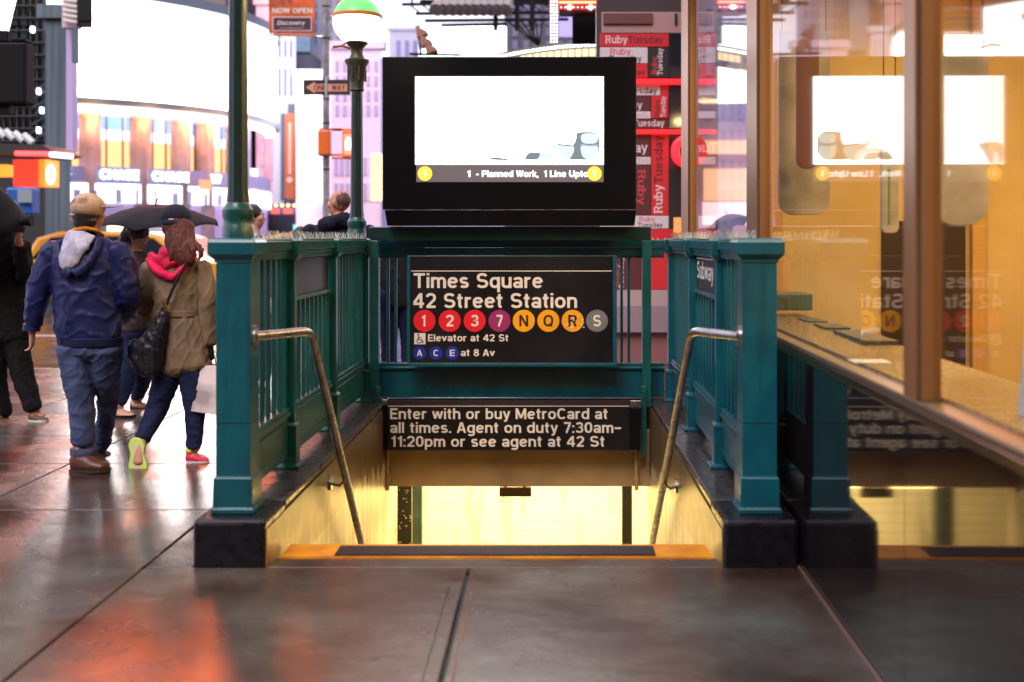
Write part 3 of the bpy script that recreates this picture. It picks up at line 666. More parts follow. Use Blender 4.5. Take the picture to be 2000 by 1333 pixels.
m = MB(); ptext(m, '1 ', 912, 925, 346, 12.5, DT-.005, t=.2); ptext(m, '- Planned Work,', 930, 1051, 346, 12.5, DT-.005, t=.2); ptext(m, '1 Line Upto', 1062, 1149, 346, 12.5, DT-.005, t=.2)
m.build('lettering', wt_, tk)

# ================= globe lamps
def globe_lamp(cx, cy, r0, label, zc=3.22, base=1.4665):
    t = thing('globe_lamp', label, 'lamp', (cx, cy, base), 'green and white globe lamps of the station entrance')
    b = base
    m = MB(); m.lathe([(r0*1.5, b), (r0*1.5, b+.05), (r0*1.38, b+.06), (r0*1.38, b+.085), (r0*1.5, b+.098), (r0*1.5, b+.13), (r0*1.3, b+.14), (r0*1.15, b+.16)], (cx, cy, 0), 28); m.build('base', tealg, t, smooth=True)
    zt = zc-.56
    m = MB(); seg = 28
    m.loft([[(cx+r*(1+.03*math.cos(8*a))*math.cos(a), cy+r*(1+.03*math.cos(8*a))*math.sin(a), z) for a in [2*math.pi*i/56 for i in range(56)]] for r, z in ((r0*1.12, b+.162), (r0, b+.22), (r0*.86, zt))])
    m.build('shaft', dgreen, t, smooth=True)
    bz = mat('aged_bronze_green', (.09, .085, .05), .45, metal=.3, var=.4, vscale=30) if 'aged_bronze_green' not in MATS else MATS['aged_bronze_green']
    m = MB(); m.lathe([(r0*.95, zt), (r0*1.15, zt+.01), (r0*1.05, zt+.03), (r0*1.15, zt+.10), (r0*1.5, zt+.2), (r0*1.9, zt+.235), (r0*1.9, zt+.25), (r0*1.2, zt+.26), (r0*.9, zt+.30), (r0*.95, zt+.34), (r0*1.7, zt+.38), (r0*1.7, zt+.40)], (cx, cy, 0), 24)
    for i in range(8):
        a = 2*math.pi*(i+.5)/8; m.box(cx+r0*1.4*math.cos(a)-.006, cx+r0*1.4*math.cos(a)+.006, cy+r0*1.4*math.sin(a)-.006, cy+r0*1.4*math.sin(a)+.006, zt+.08, zt+.2)
    m.build('capital', bz, t, smooth=True)
    rg = .19
    def cap(z0, z1, n=12): return [(max(.001, rg*math.sqrt(max(0, 1-((z-zc)/rg)**2))), z) for z in [z0+(z1-z0)*i/n for i in range(n+1)]]
    m = MB(); m.lathe(cap(zc-.985*rg, zc+.02), (cx, cy, 0), 32); m.build('white_globe', emis('globe_white', (1, .80, .54), 1.9) if 'gw' not in MATS else MATS['gw'], t, smooth=True)
    m = MB(); m.lathe(cap(zc+.045, zc+.999*rg), (cx, cy, 0), 32); m.build('green_dome', MATS.get('gg') or MATS.setdefault('gg', emis('globe_green', (.16, .60, .16), .7)), t, smooth=True)
    m = MB(); m.lathe([(rg-.01, zc+.018), (rg+.008, zc+.02), (rg+.012, zc+.032), (rg+.008, zc+.046), (rg-.01, zc+.048)], (cx, cy, 0), 32); m.build('collar_ring', mat('orange_ring', (.75, .22, .04), .4), t, smooth=True)
globe_lamp(PX(697, 8.9), 8.9, .05, 'green and white globe lamp on slim post at the rear left corner of the railing', zc=PZ(41, 8.9))
globe_lamp(-1.444, 5.205, .047, 'thick green lamp shaft rising from the left newel post out of the picture', zc=3.35)
# ================= shop
def wx(y, o=0): return 1.112+.012*(y-5)+o
def wbox(m, y0, y1, o0, o1, z0, z1):
    vs = [(wx(y0, o0), y0, z0), (wx(y0, o1), y0, z0), (wx(y1, o1), y1, z0), (wx(y1, o0), y1, z0)]
    return m.add(vs+[(x, y, z1) for x, y, _ in vs], [(0,3,2,1),(4,5,6,7),(0,1,5,4),(1,2,6,5),(2,3,7,6),(3,0,4,7)])
shop = thing('corner_shop', 'glazed corner shop with polished black stone base and warm lit interior on the right', 'shop', (1.3, 5, 0))
pol = mat('polished_black_stone', (.014, .011, .010), .045, var=.5, vscale=3, vcol=(.006, .005, .006), spec=.5, stretch=(1, 1, .5))
pol.node_tree.nodes['Principled BSDF'].inputs['IOR'].default_value = 1.42
ys = [-3, .3, 3.478, 5.9, 8.0, 9.99]
for a, b in zip(ys, ys[1:]):
    m = MB(); wbox(m, a+.002, b-.002, 0, .1, -.1, .925); m.build('stone_panel', pol, shop, bevel=.0015, seg=1)
m = MB(); wbox(m, -3, 9.99, .01, .09, -.1, .92); m.build('panel_backing', blackm, shop)
m = MB(); wbox(m, -3, 10, -.018, .14, .928, .962); m.build('lower_sill', mat('dark_bronze_sill', (.05, .03, .018), .22, metal=.6), shop, bevel=.004)
bronze = mat('bronze_mullion', (.24, .115, .045), .42, metal=.2, spec=.3, var=.3, vscale=3, vcol=(.17, .08, .03), stretch=(1, 1, .1))
m = MB(); wbox(m, -3, 10, -.012, .05, .9635, .985); m.build('upper_sill', mat('pale_sill', (.16, .12, .08), .3, metal=.4), shop, bevel=.004)
for a, b in ((.1, .28), (3.30, 3.478), (6.04, 6.44), (9.4, 10.0)):
    m = MB(); wbox(m, a, b, 0, .055, .9855, 3.70); m.build('mullion', bronze, shop, bevel=.004)
    m = MB(); wbox(m, a+.03, b-.03, -.014, -.0005, .9855, 3.70); m.build('mullion_cover', bronze, shop, bevel=.003)
gy = [-3, .1, .28, 3.30, 3.478, 6.04, 6.44, 9.4]
for a, b in zip(gy[::2], gy[1::2]):
    m = MB(); m.add([(wx(a, .03), a, .986), (wx(b, .03), b, .986), (wx(b, .03), b, 3.70), (wx(a, .03), a, 3.70)], [(0, 1, 2, 3)]); m.build('glass_pane', glass, shop)
m = MB(); m.add([(1.30, 9.9, .986), (1.93, 9.9, .986), (1.93, 9.9, 3.7), (1.30, 9.9, 3.7)], [(0, 1, 2, 3)]); m.build('glass_pane', glass, shop)
yw = mat('warm_yellow_wall', (.60, .43, .17), .6, var=.35, vscale=1.3, vcol=(.5, .34, .12))
m = MB(); m.box(1.93, 5.2, 9.9, 10.0, -.1, 3.7); m.box(5.2, 5.3, -3, 10, -.1, 3.7); m.box(1.15, 1.93, 9.9, 10, -.1, .98)
m.box(1.2, 5.2, -3.1, -3, -.1, 3.7)
m.build('inner_wall', yw, shop)
m = MB(); m.box(1.25, 5.2, -3, 9.9, -.1, .01); m.build('inner_floor', mat('shop_floor', (.2, .13, .07), .3), shop)
m = MB(); m.box(1.05, 5.3, -3, 10.02, 3.71, 3.9); m.build('ceiling', mat('shop_ceiling', (.55, .42, .25), .7), shop)
m = MB(); wbox(m, -6, 10.05, -.06, 4, 3.91, 4.9); m.build('fascia', blackm, shop)
m = MB(); wbox(m, -14, 10.0, 0, 9, 4.91, 26); m.build('upper_storeys', mat('brick_dark', (.10, .07, .06), .8), shop)
m = MB(); m.box(PX(1722, 9.88), PX(1885, 9.88), 9.87, 9.895, .02, PZ(432, 9.88)); m.build('doorway', mat('dark_doorway', (.03, .015, .01), .4), shop)
m = MB()
for px in (1505, 1900): m.pbox(px, px+24, -300, 900, 9.80, .08)
m.build('pilaster', mat('ochre_pilaster', (.5, .28, .07), .5), shop)
for i, (x, y) in enumerate(((2.6, 2.0), (2.6, 5.0), (2.6, 8.0), (4.2, 3.5), (4.2, 7))):
    m = MB(); m.box(x-.3, x+.3, y-.3, y+.3, 3.66, 3.708); pt = m.build('ceiling_light', emis('warm_panel%d' % i, (1, .66, .26), 5), shop)
    area('shop_lamp', (x, y, 3.63), (.55, .55), 44, (1, .68, .32))
m = MB(); wbox(m, -3, 10, -.014, -.003, .0005, .008); m.build('base_trim', mat('base_trim_brown', (.16, .09, .07), .3), shop)
m = MB(); wbox(m, 1.0, 9.6, .09, .46, .935, .984)
ct = mat('speckled_beige_counter', (.30, .21, .09), .3, var=1.0, vscale=90, vcol=(.17, .115, .045), rvar=.1)
tag(m.build('window_counter', ct, bevel=.004), 'speckled beige counter along the inside of the shop window', 'counter')
m = MB(); m.pbox(1500, 1588, 574, 607, 6.9, .25); tag(m.build('counter_box', mat('grey_green_box', (.10, .12, .08), .5), bevel=.01), 'grey green box on the far end of the window counter', 'box')
m = MB(); 
for i, y in enumerate((6.4, 5.9, 5.4, 5.05)): wbox(m, y, y+.3, .33-.01*i, .45, .9855, .992+.004*i)
tag(m.build('leaflets', mat('dark_leaflet', (.07, .07, .05), .35)), 'flat dark leaflets lying along the back edge of the window counter', 'leaflets')
m = MB(); wbox(m, 4.3, 4.42, .06, .2, .9855, .99); tag(m.build('paper_slip', white), 'small white paper slip on the counter just left of the thick mullion', 'paper')
m = MB(); m.tube([(wx(3.05, .19), 3.05, .986), (wx(3.05, .2), 3.05, 1.2)], [.012, .002], 6)
tag(m.build('knife_prop', mat('blue_white_plastic', (.45, .6, .75), .2)), 'small pointed blue white tag standing on the counter right of the thick mullion', 'tag')
def hang(px0, px1, pyt, pyb, D, mt, lab, rr=.1, name='hanging_board'):
    x0, x1, z1, z0 = PX(px0, D), PX(px1, D), PZ(pyt, D), PZ(pyb, D); rr = min(rr, (x1-x0)*.45)
    pts = [(x0, z1)]+[(x0+rr-rr*math.cos(R(a)), z0+rr-rr*math.sin(R(a))) for a in range(0, 91, 15)]+[(x1-rr+rr*math.sin(R(a)), z0+rr-rr*math.cos(R(a))) for a in range(0, 91, 15)]+[(x1, z1)]
    t = thing(name, lab, 'board', ((x0+x1)/2, D, z1))
    m = MB(); m.prism(pts, D, D+.03); m.build('board', mt, t, bevel=.004)
    m = MB()
    for x in (x0+.05*(x1-x0)+.01, x1-.05*(x1-x0)-.01): m.tube([(x, D+.015, z1), (x, D+.015, 3.7)], .003, 5)
    m.build('cord', blackm, t); return t
pale = mat('pale_board', (.62, .55, .40), .45, var=.3, vscale=3)
hang(1520, 1622, 60, 420, 7.3, pale, 'pale rounded board hanging in the shop just right of the second mullion')
hang(1722, 1756, 240, 456, 5.6, pale, 'narrow pale board hanging left of the thick mullion', .03)
hang(1822, 1932, 100, 442, 4.7, pale, 'wide pale rounded board hanging right of the thick mullion')
hang(1556, 1600, -60, 330, 7.0, mat('dark_red_board', (.20, .07, .05), .5), 'dark red narrow board hanging in front of the pale one near the second mullion', .08)
m = MB(); m.pbox(1735, 1739, 330, 440, 5.55, .01); tag(m.build('green_ribbon', mat('ribbon_green', (.16, .25, .08), .5)), 'thin green ribbon hanging on the narrow pale board', 'ribbon')

# ================= street furniture behind
D = 20
t = thing('street_pole', 'grey metal street pole carrying banner, one way sign and crossing signal', 'pole', P(637, 625, D))
m = MB(); m.tube([P(637, 630, D), P(637, -260, D)], .062, 16); m.build('shaft', mat('galvanised_pole', (.38, .34, .36), .4, metal=.3, var=.3, vscale=6), t, smooth=True)
m = MB()
for py in (12, 74, 152, 160, 192, 240, 330): m.tube([P(637, py, D), P(637, py+3, D)], .066, 16)
m.build('band_clamp', blackm, t)
m = MB(); m.tube([P(612, 72, D), P(640, 72, D)], .02, 8); m.tube([P(612, -40, D), P(640, -40, D)], .02, 8); m.build('banner_arm', steel, t)
t = thing('street_banner', 'orange NOW OPEN banner hanging on the street pole', 'banner', P(571, 70, D))
m = MB(); m.pbox(525, 615, -55, 66, D-.02, .01); m.build('cloth', mat('banner_orange', (.78, .13, .02), .5, var=.2, vscale=2), t)
m = MB(); m.pbox(522, 618, 67, 71, D-.03, .03); m.build('rod', mat('rod_orange', (.6, .2, .05), .5), t)
m = MB(); m.pbox(532, 609, 33, 61, D-.024, .003); pl = m.build('plate', mat('banner_lilac', (.65, .55, .6), .5), t)
m = MB(); m.pbox(534, 607, 35, 59, D-.027, .002); m.build('dark_field', mat('banner_plum', (.06, .012, .03), .5), pl)
m = MB(); ptext(m, 'NOW OPEN', 532, 610, 26, 10, D-.021, t=.19); m.build('lettering', white, t)
m = MB(); ptext(m, 'Discovery', 541, 594, 49, 8, D-.029, t=.16, shear=.2); m.build('lettering', white, pl)
m = MB(); m.pbox(546, 594, 54.5, 55.8, D-.0285, .001); m.build('small_print', mat('print_faint', (.4, .3, .35), .5), pl)
m = MB(); m.add([P(546, -2, D-.021), P(552, -2, D-.021), P(558, 10, D-.021), P(552, 13, D-.021)], [(0, 1, 2, 3)]); m.add([P(560, -2, D-.0212), P(572, -2, D-.0212), P(568, 12, D-.0212)], [(0, 1, 2)]); m.build('drawing', mat('banner_brown', (.3, .06, .03), .5), t)
t = thing('one_way_sign', 'black ONE WAY sign with a pale left arrow on the street pole', 'sign', P(637, 185, D))
m = MB(); m.pbox(592, 684, 156, 186, D-.09, .012); m.build('panel', glyphblk, t, bevel=.004)
m = MB(); y = D-.091; pts = [(597, 171), (615, 160), (615, 164.5), (678, 164.5), (678, 179), (615, 179), (615, 183), ]
m.add([P(a, b, y) for a, b in pts], [tuple(range(7))]); ar = m.build('arrow', mat('salmon_reflective', (.72, .30, .2), .4), t)
m = MB(); ptext(m, 'ONE', 613, 637, 177, 10.5, y-.001, t=.18); ptext(m, 'WAY', 648, 674, 177, 10.5, y-.001, t=.18); m.build('lettering', glyphblk, ar)
m = MB(); m.tube([P(638, 150, D-.075), P(638, 192, D-.075)], .03, 8); m.build('mount', galv, t)
so = mat('signal_orange', (.78, .15, .015), .4)
def psignal(px0, px1, py0, py1, D, lab, lit):
    t = thing('crossing_signal', lab, 'signal', P((px0+px1)/2, py1, D), 'yellow crossing signals on the street pole')
    m = MB(); m.pbox(px0, px1, py0, py1, D-.15, .22); m.build('housing', so, t, bevel=.03)
    m = MB()
    for a in (py0-3, py1-3): m.pbox(px0+4 if not lit else px0-20, px1+25 if not lit else px1, a, a+4, D-.02, .03)
    m.build('arm', so, t)
    if lit:
        m = MB(); m.pbox(px0+3.5, px1-1, py0+7, py1-7, D-.155, .004); f = m.build('lens', emis('signal_red', (1, .06, .03), 4), t)
        m = MB(); y = D-.16
        for k, (a, b, c, d_) in enumerate(((-5.5, -6, -3.3, 6), (-2.9, -11, -1, 4), (-.6, -12.5, 1.4, 4), (1.8, -11, 3.7, 4), (4, -8, 5.6, 5), (-4.5, 1, 4.8, 12))):
            m.pbox((px0+px1)/2+a, (px0+px1)/2+c, 281+b, 281+d_, y-k*.0006, .0005)
        m.build('hand', emis('hand_white', (1, .9, .8), 4), f)
psignal(620, 643, 254, 304, D, 'side of a yellow crossing signal on the left of the street pole', False)
psignal(668, 692, 255, 310, D, 'lit red hand crossing signal right of the street pole, behind the green lamp', True)
m = MB(); m.tube([P(650, 92, 12), P(668, 90, 12), P(690, 96, 12)], .014, 8); m.tube([P(668, 90, 12), P(676, 84, 12), P(688, 84, 12)], .01, 8)
tag(m.build('bracket_arm', mat('red_brown_arm', (.3, .07, .05), .5), smooth=True), 'small reddish bracket arm just left of the globe lamp neck', 'bracket')
# black signal at the left border
t = thing('traffic_signal', 'black back of a traffic signal box hanging at the left border of the picture', 'signal', P(20, 205, 8.5))
m = MB(); m.pbox(-30, 50, 82, 203, 8.5, .16); m.build('housing', blackm, t, bevel=.02)
m = MB(); m.pbox(-12, 15, 60, 81.5, 8.55, .1); m.pbox(20, 48, 74, 81.5, 8.52, .14); m.pbox(-12, 16, 203.5, 223, 8.55, .1); m.pbox(25, 52, 203.5, 208, 8.55, .1); m.build('bracket', blackm, t, bevel=.008)
m = MB(); m.tube([(PX(-70, 8.6), 8.6, 0), (PX(-70, 8.6), 8.6, 4.2)], .06, 12); m.tube([P(-70, 66, 8.6), P(2, 66, 8.6)], .025, 8); m.tube([P(-70, 214, 8.6), P(2, 214, 8.6)], .025, 8); m.build('post', blackm, t, smooth=True)

# ================= buildings
def facade(name, label, px0, px1, pyt, D, dep, mt, cat='building', wins=None, wm=None, group=None, pyb=None):
    """wins: list of (px0,px1,py0,py1,cols,rows,fill)"""
    t = thing(name, label, cat, ((PX(px0, D)+PX(px1, D))/2, D, 0), group)
    z0 = -.2 if pyb is None else PZ(pyb, D)
    m = MB(); m.skew(px0, px1, pyt, pyb, D, dep); m.build('wall', mt, t, bevel=.05)
    m = MB(); m.box(PX(px0, D)-.15, PX(px1, D)+.15, D-.15, D+.6, PZ(pyt, D)+.01, PZ(pyt, D)+.35); m.build('cornice', mt, t)
    base = None
    for (a, b, c, d_, nc, nr, fl) in (wins or []):
        for i in range(nc):
            for j in range(nr):
                w = (b-a)/nc; h = (d_-c)/nr
                q0, q1 = a+w*(i+.5-fl/2), a+w*(i+.5+fl/2); r0, r1 = c+h*(j+.16), c+h*(j+.84)
                m = MB(); m.pbox(q0-.8, q1+.8, r0-.8, r1+.8, D-.06, .055); fr = m.build('window', mt, t)
                m = MB(); m.pbox(q0, q1, r0, r1, D-.07, .008); m.build('pane', wm, fr)
    return t
lav = mat('lavender_stone', (.80, .64, .84), .8, var=.3, vscale=.25, vcol=(.72, .55, .8))
pink = mat('pink_brick', (.86, .55, .58), .8, var=.3, vscale=.4, vcol=(.66, .34, .46))
whit = mat('white_stone', (.80, .78, .86), .7, var=.2, vscale=.3, vcol=(.7, .7, .82))
blug = mat('blue_curtain_glass', (.30, .48, .70), .15, var=.4, vscale=.4)
navy = mat('navy_pane', (.12, .16, .34), .2)
dusk = mat('dusk_pane', (.36, .38, .62), .2)
darkb = mat('dark_tower_wall', (.022, .024, .026), .6, var=.5, vscale=.8)
facade('blue_tower', 'pale blue glass tower standing left of the banner', 440, 570, -700, 92, 14, mat('pale_blue_facade', (.48, .62, .86), .4, var=.4, vscale=.15, vcol=(.6, .5, .8)), wins=[(470, 530, -60, 120, 3, 10, .5)], wm=dusk)
facade('brick_tower', 'pink brick tower rising behind the tall bank entrance rotunda', 500, 546, 10, 74, 10, pink, wins=[(502, 544, 20, 380, 2, 14, .28)], wm=mat('rosy_pane', (.6, .45, .65), .3))
facade('office_block', 'white office block with tall narrow dark windows beside the orange sign', 534, 578, 66, 66, 8, whit, wins=[(540, 574, 72, 120, 3, 1, .34), (540, 574, 122, 200, 3, 1, .34)], wm=navy)
m = MB(); m.pbox(562, 579, 203, 222, 65.4, .5); m.pbox(548, 556, 222, 392, 65.4, .5)
tag(m.build('grey_fin', mat('slate', (.12, .14, .22), .5)), 'dark grey ledge and fin at the foot of the white office block', 'fin')
t = thing('vertical_sign', 'tall orange vertical sign on the white office block', 'sign', P(567, 390, 65))
m = MB(); m.pbox(556, 576, 222, 390, 65, .4); m.build('panel', mat('sign_orange', (.75, .19, .06), .5), t, bevel=.05)
m = MB(); m.pbox(563.5, 568.5, 240, 340, 64.95, .03); disc(m, 566, 352, 6, 64.95, .03); m.build('pale_marking', mat('sign_peach', (.95, .62, .5), .5), t)
facade('blue_roof_block', 'sky blue glass block with a dark underside above the office block', 568, 606, -20, 80, 10, blug, pyb=102)
m = MB(); m.pbox(568, 606, 102.5, 138, 80.2, 9); tag(m.build('dark_soffit', mat('slate_dark', (.09, .11, .16), .5)), 'dark band under the sky blue glass block', 'soffit')
facade('white_slab', 'bright white building behind the street pole', 578, 652, 150, 58, 8, mat('bright_stone', (.85, .84, .9), .7, var=.2, vscale=.4, vcol=(.7, .72, .85)), wins=[(588, 600, 180, 400, 1, 6, .4), (606, 640, 200, 400, 3, 5, .25)], wm=mat('misty_pane', (.55, .6, .8), .3))
facade('lavender_block', 'lavender stone block with rows of windows behind the green globe lamp', 644, 745, 96, 52, 12, lav, wins=[(650, 742, 115, 230, 6, 4, .35), (650, 742, 300, 400, 8, 2, .45)], wm=mat('violet_pane', (.42, .32, .58), .3))
facade('pink_annexe', 'tall pink building peeping between lamp globe and display', 606, 700, -60, 84, 10, whit, wins=[(610, 696, -50, 90, 6, 6, .35)], wm=dusk)
facade('violet_tower', 'distant violet tower left of the display', 712, 790, 120, 120, 12, mat('violet_stone', (.62, .52, .85), .8), wins=[(716, 760, 130, 400, 4, 12, .5)], wm=dusk)
m = MB(); m.pbox(724, 744, 300, 392, 50, .4); tag(m.build('lit_sign', emis('lit_yellow_sign', (1, .6, .25), 1.2)), 'glowing yellow shop sign just left of the display', 'sign')
for x0_, x1_, D_, l_ in ((478, 500, 60, 'right of the left lamp shaft'), (600, 636, 57, 'left of the street pole')):
    m = MB(); m.pbox(x0_, x1_, 330, 397, D_, .4); tag(m.build('lit_shopfront', emis('white_shopfront', (.95, .95, 1), 1.25)), 'glowing white ground floor shopfront just '+l_, 'shopfront')
# right of the display, seen through the corner glass
facade('corner_block', 'pink lit building seen through the glass corner of the shop', 1350, 1640, -350, 44, 10, mat('pale_pink_facade', (.72, .5, .66), .7, var=.3, vscale=.3), wins=[(1374, 1500, -60, 240, 6, 7, .45)], wm=dusk)
m = MB(); m.pbox(1376, 1470, 275, 300, 43.6, .3); m.pbox(1376, 1520, 330, 392, 43.6, .3)
tag(m.build('lit_shop_sign', emis('orange_shop_glow', (1, .5, .28), 1.5)), 'glowing orange and white shopfront bands seen through the glass corner', 'shopfront')
m = MB(); m.pbox(1374, 1530, 395, 440, 43.4, .3); tag(m.build('lit_shop_sign', emis('pink_shop_glow', (1, .66, .72), 1.7)), 'glowing pink street level shopfront seen through the glass corner', 'shopfront')
facade('rear_block', 'far grey building hidden behind the display and scaffold', 985, 1180, -300, 60, 10, mat('slate_facade', (.05, .05, .08), .6), wins=[(995, 1170, -120, 100, 8, 9, .5)], wm=mat('slate_pane', (.12, .12, .22), .2))
facade('far_block', 'pale far building closing the street behind the display', 760, 1010, 60, 130, 14, whit, wins=[(770, 1000, 70, 420, 14, 6, .5)], wm=dusk)

# rotunda with curved screen
t = thing('bank_rotunda', 'round bank building with a huge curved white screen over lit stone columns', 'building', (-25.5, 58, 0))
Xc, Yc, RR = -25.5, 58.0, 10.5
def cyl(m, r, z0, z1, a0, a1, th=.3, n=40):
    rings = []
    for i in range(n+1):
        a = a0+(a1-a0)*i/n; s, c = math.sin(a), math.cos(a)
        rings.append([(Xc+(r-th)*s, Yc-(r-th)*c, z0), (Xc+r*s, Yc-r*c, z0), (Xc+r*s, Yc-r*c, z1), (Xc+(r-th)*s, Yc-(r-th)*c, z1)])
    m.loft(rings)
def az(px, r=RR):        # angle on the drum that shows at this photo x
    best = min((abs(VX+F*(Xc+r*math.sin(a))/(Yc-r*math.cos(a))-px), a) for a in [k*.004 for k in range(-200, 330)])
    return best[1]
zr = lambda py, D=47.8: PZ(py, D)
m = MB(); cyl(m, RR+.6, zr(186), 11.9, -1.2, 1.75, .5, 60); m.build('curved_screen', emis('huge_screen', (.97, .97, 1), 6), t)
m = MB(); cyl(m, RR+.75, zr(200), zr(187), -1.2, 1.9, .6, 60); cyl(m, RR+.8, 11.95, 12.4, -1.2, 1.9, .6, 60); m.build('screen_frame', mat('frame_grey', (.10, .13, .17), .4), t)
stone = mat('warm_lit_stone', (.46, .33, .40), .7, var=.3, vscale=.8)
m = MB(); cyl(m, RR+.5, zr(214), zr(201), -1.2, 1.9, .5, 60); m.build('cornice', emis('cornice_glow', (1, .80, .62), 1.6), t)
m = MB(); cyl(m, RR-.75, 0, 11, -1.3, 2.0, .4, 48); m.build('drum_wall', mat('drum_lilac', (.30, .26, .46), .7), t)
cols = [az(p, RR) for p in (176, 275, 356, 403)]; cols = [cols[0]-.22, cols[0], cols[1], cols[2], cols[3], cols[3]+.2]
for a in cols:
    m = MB(); cx, cy = Xc+(RR-.1)*math.sin(a), Yc-(RR-.1)*math.cos(a)
    m.lathe([(.42, -.1), (.42, zr(225)), (.48, zr(222)), (.48, zr(214.5))], (cx, cy, 0), 20)
    for k in range(12):
        b = 2*math.pi*k/12; m.box(cx+.42*math.cos(b)-.03, cx+.42*math.cos(b)+.03, cy+.42*math.sin(b)-.03, cy+.42*math.sin(b)+.03, 0, zr(226))
    m.build('column', stone, t)
    pl_ = bpy.data.lights.new('cornice_lamp', 'POINT'); pl_.energy = 110; pl_.color = (1, .42, .12); pl_.shadow_soft_size = .15
    po = bpy.data.objects.new('cornice_lamp', pl_); C.objects.link(po); po.location = (Xc+(RR+.95)*math.sin(a), Yc-(RR+.95)*math.cos(a), zr(226))
wo = emis('amber_window', (1, .50, .20), .85); wb = emis('blue_window', (.22, .48, .9), .8); ww = emis('white_window', (.9, .9, 1), 1.3)
for a, b in zip(cols, cols[1:]):
    d_ = (b-a); e = .025
    for z0, z1, mm in ((322, 268, wo), (266, 246, ww), (244, 218, wb)):
        m = MB(); cyl(m, RR-.3, zr(z0), zr(z1), a+e, b-e, .1, 10); m.build('window', mm, t)
    m = MB(); 
    for k in range(1, 3): q = a+d_*k/3; cyl(m, RR-.24, zr(322), zr(218), q-.004, q+.004, .05, 1)
    m.build('glazing_bar', mat('bar_dark', (.08, .07, .12), .5) if 'bar_dark' not in MATS else MATS['bar_dark'], t)
m = MB(); cyl(m, RR+.25, zr(352), zr(322), -1.0, 1.9, .25, 40); m.build('sign_band', mat('band_slate', (.22, .22, .42), .4), t)
ge = emis('green_white_letters', (.78, 1, .95), 2.2)
for s_, a, b in (('CHASE', 195, 270), ('CHASE', 298, 368), ('W', 411, 430)):
    m = MB(); a0, a1 = az(a, RR+.3), az(b, RR+.3); q = MB(); text(q, s_, (0, 0, 0), (1, 0, 0), (0, 0, 1), 1, 1, t=.24, nrm=Vector((0, -1, 0)))
    m.add([(Xc+(RR+.36-v[1]*5)*math.sin(a0+(a1-a0)*v[0]), Yc-(RR+.36-v[1]*5)*math.cos(a0+(a1-a0)*v[0]), zr(347)+v[2]*(zr(328)-zr(347))) for v in q.v], q.f)
    m.build('lettering', ge, t)
m = MB(); aa = az(122, RR+.3); x, y = Xc+(RR+.4)*math.sin(aa), Yc-(RR+.4)*math.cos(aa)
for k in range(4):
    q0 = R(45*0+90*k+22); pts = []
    for aa_, r_ in ((q0, .42), (q0+R(62), .42), (q0+R(40), .18), (q0+R(-10), .2)): pts.append((x+r_*math.cos(aa_), zr(336)+r_*math.sin(aa_)))
    m.prism(pts, y-.06, y)
m.build('octagon_logo', emis('logo_blue', (.25, .62, 1), 1.2), t)
m = MB(); cyl(m, RR+.3, zr(394), zr(356), -1.0, 1.9, .2, 40); m.build('shopfront', emis('shopfront_white', (.92, .94, 1), 1.5), t)
m = MB()
random.seed(4)
for k in range(26):
    m = MB(); a = -.4+k*.08; cyl(m, RR+.36, zr(394), zr(360+random.uniform(0, 12)), a, a+random.uniform(.008, .03), .05, 2)
    m.build('shopfront_post', MATS.get('post_lilac') or mat('post_lilac', (.35, .4, .65), .5), t)
m = MB(); cyl(m, RR+.4, zr(362), zr(341), az(380), az(400), .1, 3); m.build('orange_sign', emis('small_orange', (1, .3, .12), .8), t)
m = MB(); cyl(m, RR+.1, -.1, zr(395), -1.0, 1.9, .3, 40); m.build('base_wall', mat('base_lilac', (.5, .42, .72), .6), t)
# billboard tower above, glowing on the wet paving, with an added sky-blocking wall
t = thing('billboard_tower', 'unseen tower with a big orange billboard above the round bank and an added wall blocking sky', 'building', (PX(300, 76), 76, 0))
m = MB(); m.box(PX(60, 76), PX(1300, 76), 76, 86, PZ(-200, 76), 70); m.box(PX(60, 76), PX(440, 76), 76, 86, -.1, PZ(-200, 76)); m.build('wall', mat('tower_grey', (.13, .10, .11), .7), t)  # floating upper wall added out of view to block bright sky in the paving
m = MB(); m.pbox(262, 446, -600, -225, 75.6, .3); m.build('billboard', emis('orange_billboard', (1, .15, .03), 21), t)
m = MB(); m.pbox(470, 880, -560, -330, 75.6, .3); m.build('billboard', emis('added_orange_glow', (1, .22, .06), 2.2), t)  # unseen glow panel added to spread dim orange over the paving
# dark building on the left
t = thing('dark_tower', 'dark building with steelwork at the left border', 'building', (PX(0, 30), 30, 0))
m = MB(); m.skew(-600, 92, -500, None, 30, 8); m.build('wall', darkb, t)
m = MB(); random.seed(12)
for k in range(9): m.pbox(-20+k*13, -18+k*13, -80, 300, 29.8, .15)
for k in range(12): m.pbox(-60, 92, 10+k*24, 12+k*24, 29.7, .1)
for k in range(7): m.tube([P(62, 180+k*16, 29.6), P(90, 164+k*16, 29.6)], .03, 5)
m.build('steelwork', mat('steelwork_grey', (.05, .055, .06), .5), t)
m = MB()
for x, y in ((62, 57), (74, 178), (74, 254), (80, 215)): m.pbox(x-2.5, x+2.5, y-5, y+6, 29.5, .1)
m.build('small_lamp', emis('cool_spot', (.8, .9, 1), 3), t)
for i in range(3):
    for j in range(4):
        m = MB(); m.pbox(4+i*18, 16+i*18, 30+j*32, 50+j*32, 29.75, .05); m.build('window', mat('dim_pane', (.03, .04, .04), .1) if 'dim_pane' not in MATS else MATS['dim_pane'], t)
facade('grey_pylon', 'tall blue grey ribbed pylon between the dark building and the white screen', 88, 138, 38, 28, 2, mat('pylon_blue_grey', (.10, .15, .19), .4, var=.3, vscale=2, stretch=(4, 4, .1)), cat='pylon')
m = MB(); m.pbox(129, 142, 55, 296, 27.6, .3); tag(m.build('lilac_fin', mat('lilac_fin_paint', (.45, .35, .62), .4)), 'narrow lilac fin along the right edge of the blue grey pylon', 'fin')
